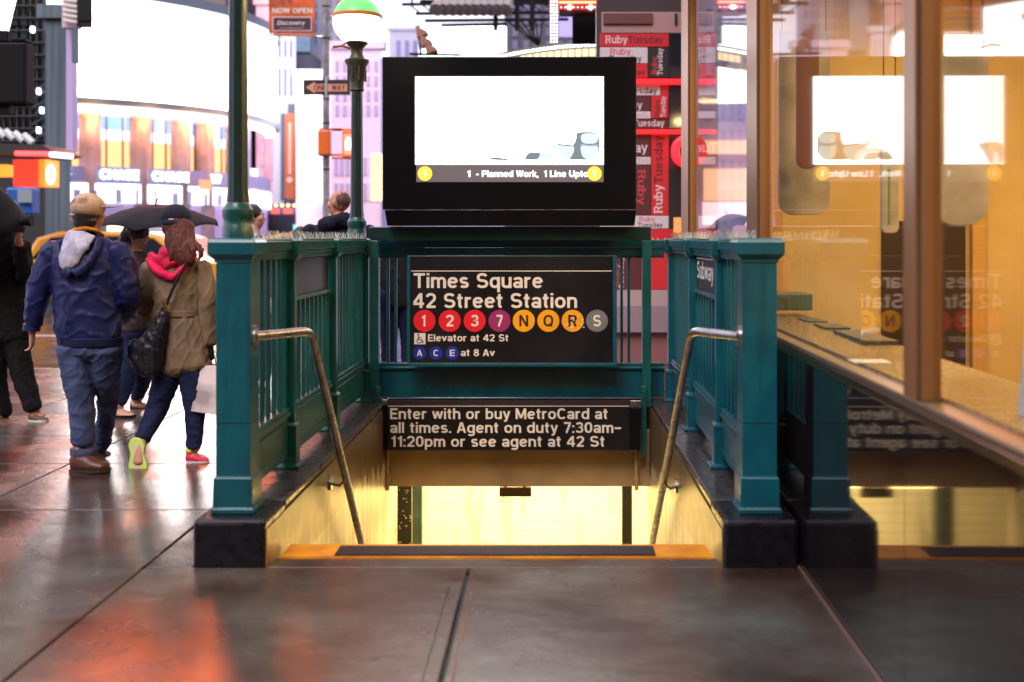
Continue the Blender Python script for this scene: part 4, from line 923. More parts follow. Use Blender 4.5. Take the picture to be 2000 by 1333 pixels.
t = thing('ribbed_sign', 'pinkish ribbed sign end at the top of the pylon', 'sign', P(138, 55, 27))
m = MB(); m.pbox(121, 150, -80, 54, 27.2, .3)
m.build('panel', mat('ribbed_pink', (.55, .42, .52), .5), t)
for k in range(12):
    m = MB(); m.tube([P(124, -70+k*10, 27.1), P(151, -66+k*10, 27.1)], .035, 8); m.build('rib', white, t)
m = MB(); m.skew(151, 181, -100, 44, 26.8, .8); tag(m.build('black_box_sign', blackm, bevel=.05), 'black box sign beside the pink ribbed sign', 'sign')
m = MB(); m.pbox(140, 148, 56, 122, 27, .2); tag(m.build('downpipe', mat('slate_pipe', (.08, .1, .16), .5)), 'short dark bar under the ribbed sign', 'bar')
m = MB(); m.add([P(-30, 72, 20), P(14, 72, 20), P(34, -10, 20), P(60, -330, 20), P(-30, -330, 20)], [(0, 1, 2, 3, 4)]); m.add([P(-30, 72, 20.1), P(14, 72, 20.1), P(34, -10, 20.1), P(60, -330, 20.1), P(-30, -330, 20.1)], [(4, 3, 2, 1, 0)])
tag(m.build('tall_screen', emis('warm_white_screen', (1, .82, .62), 3.0)), 'tall warm white lit screen at the top left corner', 'screen')
t = thing('lit_canopy', 'low dark canopy with red and blue lit edge over a red sign', 'canopy', P(70, 310, 25))
m = MB(); m.prism([(PX(-40, 25), PZ(285, 25)), (PX(120, 25), PZ(290, 25)), (PX(146, 25), PZ(304, 25)), (PX(118, 25), PZ(311, 25)), (PX(-40, 25), PZ(302, 25))], 24, 25.5); m.build('deck', darkb, t)
m = MB(); m.tube([P(30, 300, 23.9), P(95, 301, 23.9)], .05, 6); m.build('red_edge', emis('red_edge_glow', (1, .05, .06), 2), t)
m = MB(); m.tube([P(98, 302, 23.9), P(142, 306, 23.9)], .06, 6); m.build('blue_edge', emis('blue_edge_glow', (.6, .6, 1), 1.6), t)
for k in range(4):
    m = MB(); m.tube([P(-8+k*18, 252+k*4, 24.5), P(10+k*18, 268+k*4, 24.5)], .08, 8)
    tag(m.build('tube_lamp', mat('tube_white', (.55, .6, .58), .4) if 'tube_white' not in MATS else MATS['tube_white'], smooth=True), ['leftmost', 'second from left', 'third from left', 'rightmost'][k]+' slanted white tube in the row above the lit canopy', 'lamp', 'slanted white tubes above the canopy')
t = thing('red_sign_box', 'red and orange striped lit sign box under the canopy', 'sign', P(62, 365, 24.5))
m = MB(); m.pbox(26, 76, 312, 364, 24.5, .6); m.build('red_face', emis('sign_red_glow', (1, .06, .03), .9), t)
m = MB(); m.pbox(76.3, 92, 312, 364, 24.5, .6); m.build('orange_face', emis('sign_orange_glow', (1, .28, .03), 1), t)
m = MB()
for k in range(12): m.pbox(28+k*5, 28.8+k*5, 312, 364, 24.46, .03)
m.build('stripe', mat('stripe_dark_red', (.4, .02, .02), .5), t)
m = MB(); m.tube([P(99+6*math.cos(R(a)), 341+17*math.sin(R(a)), 24.4) for a in range(0, 375, 15)], .03, 6); m.build('ring_mark', emis('ring_white', (1, .9, .8), 2.5), t)
m = MB(); m.pbox(-30, 14, 322, 345, 24.6, .3); tag(m.build('amber_sign', emis('amber_sign_glow', (1, .25, .02), 1)), 'small amber lit sign at the left border above the umbrella', 'sign')
m = MB(); m.pbox(10, 62, 366, 420, 23, .4); tag(m.build('blue_kiosk', mat('kiosk_blue', (.02, .09, .36), .4), bevel=.05), 'blue kiosk behind the person with the camera', 'kiosk')
m = MB(); m.pbox(34, 60, 371, 396, 22.9, .06); tag(m.build('kiosk_poster', mat('grey_poster', (.25, .3, .32), .3)), 'grey poster on the blue kiosk', 'poster')

# ================= scaffold, marquee, restaurant wall
D = 30
t = thing('scaffold_rig', 'dark steel lighting scaffold across the top of the picture', 'scaffold', P(940, -20, D))
m = MB()
for a, b, y in ((785, 1110, 9), (812, 1100, 27), (820, 1080, 3), (830, 1110, 41), (862, 990, 50)): m.tube([P(a, y, D), P(b, y-3, D)], .045, 6)
for x in range(800, 1100, 24): m.tube([P(x, -60, D+.4), P(x+5, 10, D)], .03, 5); m.tube([P(x, 9, D), P(x+22, 27, D+.4)], .022, 5)
for x in (968, 1010, 1040): m.tube([P(x, -80, D), P(x, 60, D)], .07, 6)
for k in range(6): m.tube([P(990+k*14, 40, D), P(1070-k*4, 105, D+.3)], .025, 5)
m.build('steel_bar', blackm, t)
m = MB(); random.seed(6)
for x in range(860, 1000, 15): m.tube([P(x, 2, D), P(x-8, 20, D-.3)], [.12, .2], 8)
m.build('lamp_head', mat('lamp_head_grey', (.25, .22, .22), .5), t)
t = thing('floodlight_cluster', 'cluster of brown floodlights on a pole left above the display', 'lights', P(830, 108, 24))
m = MB(); m.tube([P(822, 110, 24), P(818, 50, 24)], .03, 6); m.tube([P(800, 106, 24), P(900, 108, 24)], .03, 6); m.build('mast', blackm, t)
for k, (x, y) in enumerate(((824, 66), (832, 84), (842, 98))):
    m = MB(); m.prism([(PX(x-11, 24), PZ(y-14, 24)), (PX(x+12, 24), PZ(y-2, 24)), (PX(x+14, 24), PZ(y+4, 24)), (PX(x-8, 24), PZ(y+12, 24))], 23.8, 24.1)
    m.build('floodlight', mat('floodlight_brown', (.30, .14, .09), .5) if 'floodlight_brown' not in MATS else MATS['floodlight_brown'], t, bevel=.02)
m = MB(); m.pbox(818, 988, 52, 200, 46, .4); tag(m.build('large_screen', emis('cyan_white_screen', (.88, 1, 1), 2.2)), 'white lit screen behind the scaffold above the display', 'screen')
m = MB(); m.pbox(1085, 1135, 20, 70, 40, .3); tag(m.build('lit_hoarding', emis('violet_glow', (.4, .32, .8), .7)), 'dim violet lit panel right of the bulb column', 'panel')
bulb = emis('bulb_white', (1, .9, .88), 5); 
def ball(name, c, r, mt, par):
    m = MB(); m.ball(c, r, 8); return m.build(name, mt, par, smooth=True)
D = 18
t = thing('bulb_column', 'vertical column of small white bulbs above the marquee', 'lights', P(1082, 85, D))
m = MB(); m.pbox(1073, 1091, -60, 86, D+.03, .1); m.build('backing', mat('backing_plum', (.12, .06, .07), .5), t)
for i in range(3):
    for j in range(16): ball('bulb', P(1076.5+i*5.5, 82-j*6.5, D), .011, bulb, t)
t = thing('theatre_marquee', 'curved dark marquee edged with white bulbs and yellow panels above the display', 'marquee', P(1075, 115, D))
m = MB(); pr = []
def marq(py_off, n=24):
    out = []
    for i in range(n+1):
        u = i/n; x = 975+190*u; y = 108-22*math.sin(u*math.pi*.5)+py_off; out.append(P(x, y, 17.5+1.2*(1-u)))
    return out
a, b = marq(-5), marq(26)
m.loft([[p, q, q+Vector((0, .6, 0)), p+Vector((0, .6, 0))] for p, q in zip(a, b)]); m.build('edge', mat('marquee_dark', (.09, .085, .07), .5), t)
for k, p in enumerate(marq(3, 26)): ball('bulb', p-Vector((0, .03, 0)), .022, bulb, t)
pm = emis('yellow_panel', (1, .78, .38), .9); q0 = marq(10, 14); q1 = marq(24, 14)
for k in range(3, 14):
    m = MB(); s = Vector((0, .02, 0)); w = (q0[min(k+1, 14)]-q0[k])*.8
    m.add([q0[k]-s, q0[k]+w-s, q1[k]+w-s, q1[k]-s, q0[k], q0[k]+w, q1[k]+w, q1[k]], [(0,1,2,3),(4,7,6,5),(0,4,5,1),(3,2,6,7),(0,3,7,4),(1,5,6,2)]); m.build('panel', pm, t)
D = 14
t = thing('neon_canopy', 'canopy edge with red neon line and white bulbs above the restaurant wall', 'canopy', P(1210, 25, D))
m = MB(); m.pbox(1092, 1346, -30, 24, D+.02, .3); m.build('edge', mat('canopy_dark_red', (.12, .01, .01), .4), t)
m = MB(); m.tube([P(1092, 5, D-.03), P(1346, 4.5, D-.03)], .016, 8); m.build('neon_tube', emis('neon_red', (1, .07, .03), 6), t)
m = MB(); m.pbox(1092, 1346, -6, 20, D, .015); m.build('red_face', emis('red_face_glow', (1, .01, .02), .22), t)
for k in range(31): ball('bulb' , P(1096+k*8.2, 14.5, D-.03), .030 if k % 5 == 2 else .010, bulb if k % 5 == 2 else MATS.get('bp') or MATS.setdefault('bp', emis('bulb_pink', (1, .45, .5), 2.5)), t)
m = MB(); m.pbox(1118, 1172, 28, 85, D+.6, .1); tag(m.build('dark_hoarding', blackm), 'black panel between marquee and restaurant wall under the neon canopy', 'panel')
D = 13
t = thing('restaurant_wall', 'restaurant front covered in red, white and dark lettered panels', 'wall', P(1260, 713, D))
rd = mat('panel_red', (.62, .02, .035), .45); wh = mat('panel_white', (.68, .58, .66), .5); mr_ = mat('panel_maroon', (.10, .018, .028), .5); dk_ = mat('panel_charcoal', (.025, .018, .022), .45)
rl = mat('letter_red', (.65, .05, .07), .5); dl = mat('letter_dark', (.10, .012, .02), .5); wl = mat('letter_pale', (.75, .62, .68), .5); bl = mat('letter_black', (.03, .02, .03), .5); gl_ = mat('letter_grey', (.5, .45, .35), .5)
m = MB(); m.pbox(1165, 1352, -30, 715, D+.06, .25); m.build('backing_wall', mat('backing_dark', (.05, .03, .035), .5), t)
def panel(a, b, c, e, mt, txt=(), d=0):
    m = MB(); m.pbox(a, b, c, e, D-d, .05); p = m.build('panel', mt, t, bevel=.004, seg=1)
    for q in txt:
        m = MB()
        if q[0] == 'h': _, s_, x0, x1, yb, cap, mm = q; ptext(m, s_, x0, x1, yb, cap, D-d-.001, t=.14, slab=True)
        elif q[0] == 'v': _, s_, xb, y0, y1, cap, mm = q; vtext(m, s_, xb, y0, y1, cap, D-d-.001, t=.14, slab=True)
        else: _, s_, xb, y0, y1, cap, mm = q; vtext(m, s_, xb, y0, y1, cap, D-d-.001, up=False, t=.14, slab=True)
        m.build('lettering', mm, p)
st_ = mat('pinkish_stone', (.42, .24, .24), .6)
panel(1175, 1344, 24, 65, st_); panel(1178, 1275, 26, 47, mat('brown_stone', (.14, .05, .05), .5), d=.03); panel(1318, 1323, 26, 48, glyphblk, d=.03)
panel(1172, 1306, 66, 92, rd, (('h', 'Ruby', 1183, 1225, 85, 15, wl), ('h', 'Tuesday', 1227, 1294, 85, 15, dl)))
panel(1172, 1265, 93, 124, wh, (('h', 'Ruby', 1192, 1232, 107, 12, rl), ('h', 'Tuesday', 1190, 1253, 121, 12, bl)))
panel(1172, 1265, 125, 152, rd, (('h', 'Tuesday', 1200, 1260, 147, 11, dl),))
panel(1266, 1306, 93, 152, dk_, (('v', 'Ruby', 1283, 145, 112, 10, rl), ('v', 'Tuesday', 1294, 147, 95, 10.5, wl)))
panel(1307, 1344, 66, 152, darkglass)
rs = emis('strip_red', (1, .01, .02), .75)
panel(1172, 1344, 154, 165, rs, d=.06)
panel(1172, 1290, 167, 187, wh, (('h', 'Tuesday', 1218, 1283, 183, 12, bl),)); panel(1172, 1271, 188, 217, mr_, (('h', 'Ruby', 1210, 1254, 213, 15, wl),))
panel(1172, 1271, 218, 232, wh, (('h', 'ToG', 1232, 1264, 229, 9, gl_),)); panel(1172, 1306, 233, 252, mr_, (('h', 'Tuesday', 1237, 1297, 247, 13, wl),))
panel(1272, 1290, 188, 232, rd); panel(1291, 1306, 167, 232, rd)
panel(1273.5, 1305, 188.5, 231, rd, (('v', 'Ruby', 1288, 228, 196, 9, dl), ('v', 'Tuesday', 1300, 229, 189, 10, wl)), d=.01)
panel(1307, 1344, 167, 251, darkglass); panel(1172, 1344, 253, 262, rs, d=.06)
panel(1172, 1271, 263, 306, mr_, (('h', 'Tuesday', 1170, 1264, 298, 19, wl),)); panel(1172, 1271, 307, 322, wh, (('h', 'ToG', 1245, 1268, 318, 8, gl_),))
panel(1172, 1271, 323, 421, mr_, (('d', 'Ruby', 1246, 400, 333, 15, rl),))
panel(1272, 1306, 263, 421, rd, (('v', 'Ruby', 1294, 416, 362, 17, wl), ('v', 'Tuesday', 1294, 358, 266, 17, dl)))
panel(1172, 1306, 422, 447, wh, (('h', 'Ruby', 1249, 1279, 433, 9, rl), ('h', 'Tuesday', 1246, 1294, 444, 9, bl)))
panel(1172, 1344, 448, 470, rd); panel(1307, 1344, 330, 448, darkglass)
panel(1165, 1252, 471, 566, mr_, (('v', 'Ruby', 1209, 560, 515, 7, rl), ('v', 'Tuesday', 1218, 565, 503, 8.5, wl))); panel(1253, 1344, 471, 566, rd)
panel(1165, 1344, 567, 600, mat('beige_band', (.42, .30, .32), .5)); panel(1165, 1344, 601, 650, mat('grey_steel_band', (.28, .20, .25), .4), d=.1); panel(1165, 1344, 651, 713, mat('rosy_base', (.25, .10, .11), .5))
m = MB(); m.pbox(1316, 1340, 425, 455, D-.02, .02); m.build('lit_window', emis('amber_room', (1, .35, .1), .5), t)
m = MB(); m.tube([P(1346+27*math.copysign(abs(math.cos(R(a)))**.8, math.cos(R(a))), 296+24*math.copysign(abs(math.sin(R(a)))**.8, math.sin(R(a))), D-.1) for a in range(0, 370, 10)], .05, 10)
tag(m.build('ring_letter', emis('ring_red', (1, .015, .03), .95), smooth=True), 'big glowing red ring letter on the restaurant front by the shop corner', 'letter')

# ================= vehicles
rub = mat('tyre_rubber', (.015, .015, .016), .7); chrome = mat('wheel_metal', (.5, .5, .5), .3, metal=1)
def vehicle(name, label, cat, x, y, L, Wd, prof, glassprof, paint, wheels, wr, flip=1, group=None, z=-.13, amber=False):
    """side-on vehicle: prof is the body outline (u along length 0..L, z)"""
    t = thing(name, label, cat, (x, y, z), group)
    def X(u): return x+flip*u
    m = MB(); n = len(prof); rings = []
    for s, k in ((-1, .94), (-.93, 1), (.93, 1), (1, .94)):
        cu = sum(p[0] for p in prof)/n; cz = sum(p[1] for p in prof)/n
        rings.append([(X(cu+(u-cu)*k), y+s*Wd/2, z+cz+(zz-cz)*k) for u, zz in prof])
    m.loft(rings); m.build('body', paint, t, bevel=.03)
    for gp in glassprof:
        m = MB(); m.prism([(X(u), z+zz) for u, zz in gp], y-Wd/2-.008, y-Wd/2+.01); m.build('window', darkglass, t)
    for u in wheels:
        m = MB(); m.tube([(X(u), y-Wd/2-.02, z+wr), (X(u), y-Wd/2+.2, z+wr)], wr, 20); w = m.build('wheel', rub, t, smooth=True)
        m = MB(); m.tube([(X(u), y-Wd/2-.03, z+wr), (X(u), y-Wd/2+.0, z+wr)], wr*.62, 16); m.build('rim', chrome, w, smooth=True)
    return t
taxiy = mat('taxi_yellow', (.70, .30, .02), .25, coat=.6)
vprof = [(0, .35), (0, .85), (.12, 1.02), (.95, 1.12), (1.65, 1.66), (2.0, 1.74), (3.9, 1.74), (4.4, 1.6), (4.75, 1.1), (4.85, .9), (4.85, .35)]
vgl = [[(1.15, 1.12), (1.72, 1.58), (2.3, 1.62), (2.3, 1.08)], [(2.4, 1.08), (2.4, 1.63), (3.3, 1.63), (3.3, 1.08)], [(3.4, 1.08), (3.4, 1.63), (4.05, 1.6), (4.5, 1.12)]]
def taxi(px, D, label, flip):
    t = vehicle('taxi', label, 'taxi', PX(px, D), D, 4.85, 1.85, vprof, vgl, taxiy, (.95, 3.85), .34, flip, 'yellow taxis in the street')
    x = PX(px, D)
    m = MB(); m.box(x+flip*2.6, x+flip*3.1, D-.12, D+.12, 1.615, 1.75); m.build('roof_sign', emis('roof_sign_glow', (1, .8, .5), 1.2), t)
    m = MB(); m.box(x-flip*.01, x+flip*.2, D-.86, D-.6, .62, .78); m.build('headlight', emis('headlight_glow', (1, .95, .85), 2), t)
    m = MB(); m.box(x+flip*4.7, x+flip*4.86, D-.86, D-.66, .70, .95); m.build('tail_light', emis('tail_glow', (1, .05, .02), 1.5), t)
taxi(470, 26.5, 'nearest yellow taxi side-on behind the man in the cap', -1)
taxi(120, 36, 'farther yellow taxi showing its roof above the first taxi', 1)
taxi(770, 40, 'yellow taxi behind the railing spikes near the bald man', -1)
vehicle('white_van', 'white van behind the taxis near the person with the camera', 'van', PX(-40, 34), 34, 5.2, 2, [(0, .4), (0, 1.3), (.8, 1.5), (1.3, 2.15), (5.2, 2.2), (5.2, .4)], [[(.95, 1.45), (1.35, 2.0), (2.1, 2.0), (2.1, 1.4)]], mat('van_white', (.75, .74, .8), .3), (1, 4.2), .36, 1)
def bus(px0, px1, pyt, D, label, led):
    w = PX(px1, D)-PX(px0, D); x0, x1 = PX(px0, D), PX(px1, D); zt = PZ(pyt, D)
    t = thing('city_bus', label, 'bus', ((x0+x1)/2, D, -.13), 'city buses in the street')
    m = MB(); m.box(x0, x1, D, D+11, .25, zt); m.build('body', mat('bus_blue', (.06, .09, .22), .35) if 'bus_blue' not in MATS else MATS['bus_blue'], t, bevel=.12)
    m = MB(); m.box(x0+.15, x1-.15, D-.02, D+.05, 1.3, zt-.6); m.build('rear_window', darkglass, t)
    for k in range(7):
        m = MB(); xx = x0+.2+(w-.4)*k/6; m.box(xx-.06, xx+.06, D-.05, D+.02, zt-.16, zt-.05); m.build('marker_light', emis('amber_marker', (1, .5, .12), 4), t)
    for a, b in ((.12, .30), (.40, .60), (.68, .88)) if led else ((.1, .9),):
        m = MB(); m.box(x0+w*a, x0+w*b, D-.05, D+.02, zt-.55, zt-.30); m.build('led_panel', emis('bus_led', (1, .06, .04) if led else (1, .3, .03), 1.6), t)
    for s in (0, 1):
        m = MB(); xx = x0+.1 if s == 0 else x1-.35; m.box(xx, xx+.25, D-.05, D+.02, .8, 1.1); m.build('tail_light', emis('bus_tail', (1, .1, .05) , 2), t)
        m = MB(); xx = x0+.45 if s == 0 else x1-.45; m.tube([(xx, D+.1, .32), (xx, D+.9, .32)], .48, 16); m.build('wheel', rub, t)
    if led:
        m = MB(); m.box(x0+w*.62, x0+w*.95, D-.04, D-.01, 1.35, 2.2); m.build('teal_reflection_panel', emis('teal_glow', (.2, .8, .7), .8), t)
bus(520, 606, 398, 62, 'bus rear with red lit panels behind the railing, between the two heads', True)
bus(372, 470, 404, 58, 'bus with amber lit panel seen past the left lamp shaft', False)


# unseen building added behind the viewer to dim front light and reflections
t = thing('added_rear_building', 'unseen dark building added behind the viewer to hold back front light', 'building', (0, -30, 0))
m = MB(); m.box(-60, 30, -42, -30, -.1, 24); m.build('wall', mat('dark_stone_wall', (.05, .045, .05), .8), t)
# ================= people
class Org:
    """organic solid: overlapping tapered limbs and ellipsoids fused into one continuous surface"""
    def __init__(s): s.mb = MB()
    def limb(s, spec, side=(1, 0, 0), seg=16):       # spec: [(point, rx, ry)] ; rx along side
        pts = [Vector(p[0]) for p in spec]; side = Vector(side); rings = []
        def ring(c, t, rx, ry, f=1):
            u = (side-t*side.dot(t)).normalized(); w = t.cross(u)
            return [c+u*math.cos(2*math.pi*k/seg)*rx*f+w*math.sin(2*math.pi*k/seg)*ry*f for k in range(seg)]
        n = len(pts); T = []
        for i in range(n): T.append((pts[min(i+1, n-1)]-pts[max(i-1, 0)]).normalized())
        r0 = min(spec[0][1], spec[0][2]); r1 = min(spec[-1][1], spec[-1][2])
        for f, d in ((.05, -.6), (.6, -.45), (.88, -.22)): rings.append(ring(pts[0]+T[0]*d*r0, T[0], spec[0][1], spec[0][2], f))
        for i in range(n): rings.append(ring(pts[i], T[i], spec[i][1], spec[i][2]))
        for f, d in ((.88, .22), (.6, .45), (.05, .6)): rings.append(ring(pts[-1]+T[-1]*d*r1, T[-1], spec[-1][1], spec[-1][2], f))
        s.mb.loft(rings); return s
    def curve(s, spec, side=(1, 0, 0), sub=4, seg=16):   # smooth limb through the points
        out = []; n = len(spec)
        for i in range(n-1):
            p = [Vector(spec[max(0, min(n-1, j))][0]) for j in (i-1, i, i+1, i+2)]
            for k in range(sub):
                u = k/sub
                q = .5*((2*p[1])+(p[2]-p[0])*u+(2*p[0]-5*p[1]+4*p[2]-p[3])*u*u+(3*p[1]-p[0]-3*p[2]+p[3])*u**3)
                out.append((q, spec[i][1]*(1-u)+spec[i+1][1]*u, spec[i][2]*(1-u)+spec[i+1][2]*u))
        out.append(spec[-1]); return s.limb(out, side, seg)
    def ell(s, c, r, rot=None, seg=20):
        q = MB(); q.ball((0, 0, 0), 1, seg); M = (rot or Matrix.Identity(3))
        s.mb.add([Vector(c)+M @ Vector((v[0]*r[0], v[1]*r[1], v[2]*r[2])) for v in q.v], q.f); return s
    def build(s, name, mt, parent, vox=.012, sm=4, fold=0, fs=(9, 9, 4), seed=0, cut=None):
        off = wloc(parent); me = bpy.data.meshes.new(name)
        me.from_pydata([tuple(Vector(v)-off) for v in s.mb.v], [], s.mb.f)
        bm = bmesh.new(); bm.from_mesh(me); bmesh.ops.recalc_face_normals(bm, faces=bm.faces); bm.to_mesh(me); bm.free()
        o = bpy.data.objects.new(name, me); C.objects.link(o)
        r = o.modifiers.new('remesh', 'REMESH'); r.mode = 'VOXEL'; r.voxel_size = vox; r.use_smooth_shade = True
        if sm: k = o.modifiers.new('smooth', 'SMOOTH'); k.iterations = sm; k.factor = .5
        dg = bpy.context.evaluated_depsgraph_get(); m2 = bpy.data.meshes.new_from_object(o.evaluated_get(dg))
        o.modifiers.clear(); o.data = m2; m2.name = name; bpy.data.meshes.remove(me)
        if fold:
            nr = [v.normal.copy() for v in m2.vertices]
            for v, nn in zip(m2.vertices, nr):
                p = v.co
                a = noise.noise(Vector((p.x*fs[0]+seed*3.1+p.z*1.5, p.y*fs[1], p.z*fs[2])))
                a2 = noise.noise(Vector((p.x*fs[0]*1.9-p.z*5, p.y*fs[1]*1.9, p.z*fs[2]*2.6+seed)))
                b = noise.noise(Vector((p.x*fs[0]*5+p.z*9, p.y*fs[1]*4, p.z*fs[2]*5+seed)))
                d = max(0, 1-abs(a)*3.0)**2*1.0+max(0, 1-abs(a2)*3.4)**2*.65+b*.35-.35
                v.co = p+nn*(d*fold)
        for p in m2.polygons: p.use_smooth = True
        m2.materials.clear(); m2.materials.append(mt); o.parent = parent; return o
def cloth(name, col, rough=.85, var=.25, vs=14, bump=.25, bs=220, vcol=None, sheen=0):
    return mat(name, col, rough, var=var, vscale=vs, bump=bump, bscale=bs, spec=.3, vcol=vcol or tuple(c*.6 for c in col))
skin = mat('skin', (.50, .23, .15), .5, var=.3, vscale=25, vcol=(.42, .17, .11), bump=.05, bscale=120)
skin_pale = mat('pale_skin', (.60, .32, .25), .5, var=.3, vscale=25, vcol=(.52, .25, .19))
hairm = mat('black_hair', (.010, .007, .007), .4, var=.5, vscale=90, vcol=(.03, .018, .012), stretch=(1, 1, .12), bump=.5, bscale=90)
hairb = mat('brown_hair', (.15, .035, .018), .5, spec=.3, var=.6, vscale=80, vcol=(.04, .010, .007), stretch=(1, 1, .1), bump=.6, bscale=90)
shoe_d = mat('brown_leather', (.10, .032, .02), .35, bump=.1, bscale=60)
def hand(og, w, d, side, s=1.0, curl=.5, thumb=(0, 0, 1)):
    """w wrist point, d direction of the fingers, side: across the palm"""
    w = Vector(w); d = Vector(d).normalized(); side = Vector(side); side = (side-d*side.dot(d)).normalized(); nn = d.cross(side)
    og.limb([(w-d*.02, .026*s, .022*s), (w+d*.03*s, .033*s, .018*s), (w+d*.085*s, .040*s, .015*s)], side)
    for k, (o, L) in enumerate(((-.030, .066), (-.010, .076), (.011, .071), (.030, .056))):
        b = w+d*.085*s+side*o*s; c1 = b+(d*(1-curl*.3)+nn*curl*.6)*L*.42*s; c2 = c1+(d*(1-curl)+nn*curl)*L*.34*s; c3 = c2+(d*(.7-curl)+nn*curl)*L*.26*s
        og.limb([(b, .0095*s, .0095*s), (c1, .009*s, .009*s), (c2, .008*s, .008*s), (c3, .0065*s, .0065*s)], side, 10)
    b = w+d*.03*s-side*.03*s; og.limb([(b, .012*s, .012*s), (b+(d*.6-side*.6)*.035*s, .011*s, .011*s), (b+(d*1.0-side*.55+nn*.3)*.06*s, .0085*s, .0085*s)], side, 10)
def head(og, c, face, s=1.0, down=0):
    """c: centre of skull; face: horizontal direction looked at"""
    c = Vector(c); f = Vector(face).normalized(); r = Vector((0, 0, 1)).cross(f).normalized()*-1; up = Vector((0, 0, 1))
    M3 = Matrix.Rotation(-down, 3, r) if down else Matrix.Identity(3)
    f = M3 @ f; up = M3 @ up
    B = Matrix((r, f, up)).transposed()
    def q(a, b, z): return c+(r*a+f*b+up*z)*s
    og.ell(q(0, -.012, .02), (.076*s, .094*s, .092*s), B); og.ell(q(0, .03, -.04), (.058*s, .066*s, .078*s), B); og.ell(q(0, .055, -.098), (.026*s, .026*s, .018*s), B)
    og.limb([(q(0, .088, .012), .009*s, .008*s), (q(0, .102, -.015), .011*s, .010*s), (q(0, .108, -.034), .016*s, .012*s)], r, 10)
    og.ell(q(0, .080, .028), (.05*s, .016*s, .010*s), B); og.ell(q(0, .088, -.062), (.024*s, .012*s, .006*s), B); og.ell(q(0, .086, -.074), (.021*s, .012*s, .007*s), B)
    for sg in (-1, 1):
        og.ell(q(sg*.044, .062, -.02), (.022*s, .022*s, .022*s), B); og.limb([(q(sg*.076, .0, .018), .009*s, .013*s), (q(sg*.080, -.006, -.006), .008*s, .014*s), (q(sg*.074, .002, -.03), .007*s, .008*s)], f, 10)
    return q, B
def face_parts(q, B, t, s, brow=hairm):
    m = MB(); 
    for sg in (-1, 1): m.ball(q(sg*.031, .083, .006), .0125*s, 10)
    # each eye a part of its own
    for sg in (-1, 1):
        e = MB(); e.ball(q(sg*.031, .080, .006), .013*s, 12); eo = e.build('eye', eyew, t, smooth=True)
        e = MB(); e.ball(q(sg*.031, .0885, .006), .0065*s, 10); e.build('iris', glyphblk, eo, smooth=True)
        e = MB(); e.tube([q(sg*.014, .094, .028), q(sg*.032, .093, .034), q(sg*.05, .082, .027)], .0035*s, 6); e.build('eyebrow', brow, t)
    e = MB(); e.tube([q(-.02, .094, -.068), q(0, .1, -.067), q(.02, .094, -.068)], .0045*s, 6); e.build('lips', lipm, t)
eyew = mat('eye_white', (.7, .66, .62), .2); lipm = mat('lips_red', (.35, .07, .07), .4)
def Q(D0):
    return lambda px, py, dy=0: P(px, py, D0+dy)
denim = cloth('faded_denim', (.085, .115, .24), vs=6, var=.5, vcol=(.03, .04, .11)); denimd = cloth('dark_denim', (.012, .02, .075), var=.3)
blackcl = cloth('black_cloth', (.008, .008, .010))

# --- man in the cap
D0 = 7.1; q = Q(D0); k = D0/F
man = thing('person', 'man in beige cap and navy jacket with a white lined hood, walking away in jeans', 'person', P(172, 920, D0))
og = Org()
og.curve([(q(176, 684), .155, .10), (q(172, 620), .165, .115), (q(168, 540), .19, .12), (q(168, 490), .2, .11), (q(170, 468), .13, .085), (q(171, 452), .062, .06), (q(172, 436, .01), .057, .058)])
hq, hB = head(og, q(172, 416, .01), (.72, .69, 0), .98)
og.curve([(q(108, 484), .06, .06), (q(76, 575), .046, .046), (q(63, 645, .02), .032, .034)]); hand(og, q(63, 650, .02), (-.05, .1, -1), (.2, -1, 0), 1.0, .75)
og.curve([(q(232, 486), .06, .06), (q(250, 570), .046, .046), (q(236, 622, .3), .032, .034)]); hand(og, q(236, 624, .31), (-.3, 1, -.1), (1, 0, 0), 1.0, .6)
og.curve([(q(152, 690), .078, .085), (q(160, 785), .050, .055), (q(163, 895), .040, .042)]); og.curve([(q(202, 690), .072, .08), (q(209, 740, .09), .055, .06), (q(209, 790, .22), .045, .052), (q(201, 850, .4), .038, .042), (q(194, 874, .5), .036, .038)])
og.limb([(q(160, 905), .04, .04), (q(195, 912, .03), .035, .03)], (0, 1, 0)); og.limb([(q(190, 884, .5), .036, .036), (q(208, 888, .54), .03, .028)], (0, 1, 0))
og.build('body', skin, man, .0085, 3)
face_parts(hq, hB, man, .98)
og = Org()
og.curve([(q(177, 664), .198, .15), (q(173, 640), .205, .155), (q(170, 580), .215, .155), (q(168, 520), .218, .15), (q(168, 488), .205, .13), (q(170, 468), .15, .10), (q(171, 456), .092, .08)])
og.curve([(q(112, 485), .082, .085), (q(92, 530), .082, .084), (q(74, 580), .074, .076), (q(66, 632, .02), .056, .06)])
og.curve([(q(228, 487), .082, .085), (q(243, 530), .082, .084), (q(251, 580, .02), .076, .076), (q(240, 612, .2), .06, .06)])
nav = cloth('navy_nylon', (.010, .014, .085), .5, vcol=(.008, .011, .066), var=.4, vs=3, bump=.1, bs=60)
og.build('jacket', nav, man, .0085, 2, fold=.011, fs=(5, 5, 3.6), seed=1)
m = MB(); m.tube([q(63, 634, .02), q(61.5, 646, .02)], .053, 18); m.build('cuff', nav, man, smooth=True)
og = Org(); og.limb([(q(118, 656), .01, .01), (q(118, 662), .01, .01)])
m = MB(); rg = [[Vector((q(177, y).x+r*1.0*math.cos(a), D0+r*.76*math.sin(a), q(177, y).z)) for a in [2*math.pi*i/40 for i in range(40)]] for y, r in ((676, .185), (674, .198), (660, .205), (657, .19))]
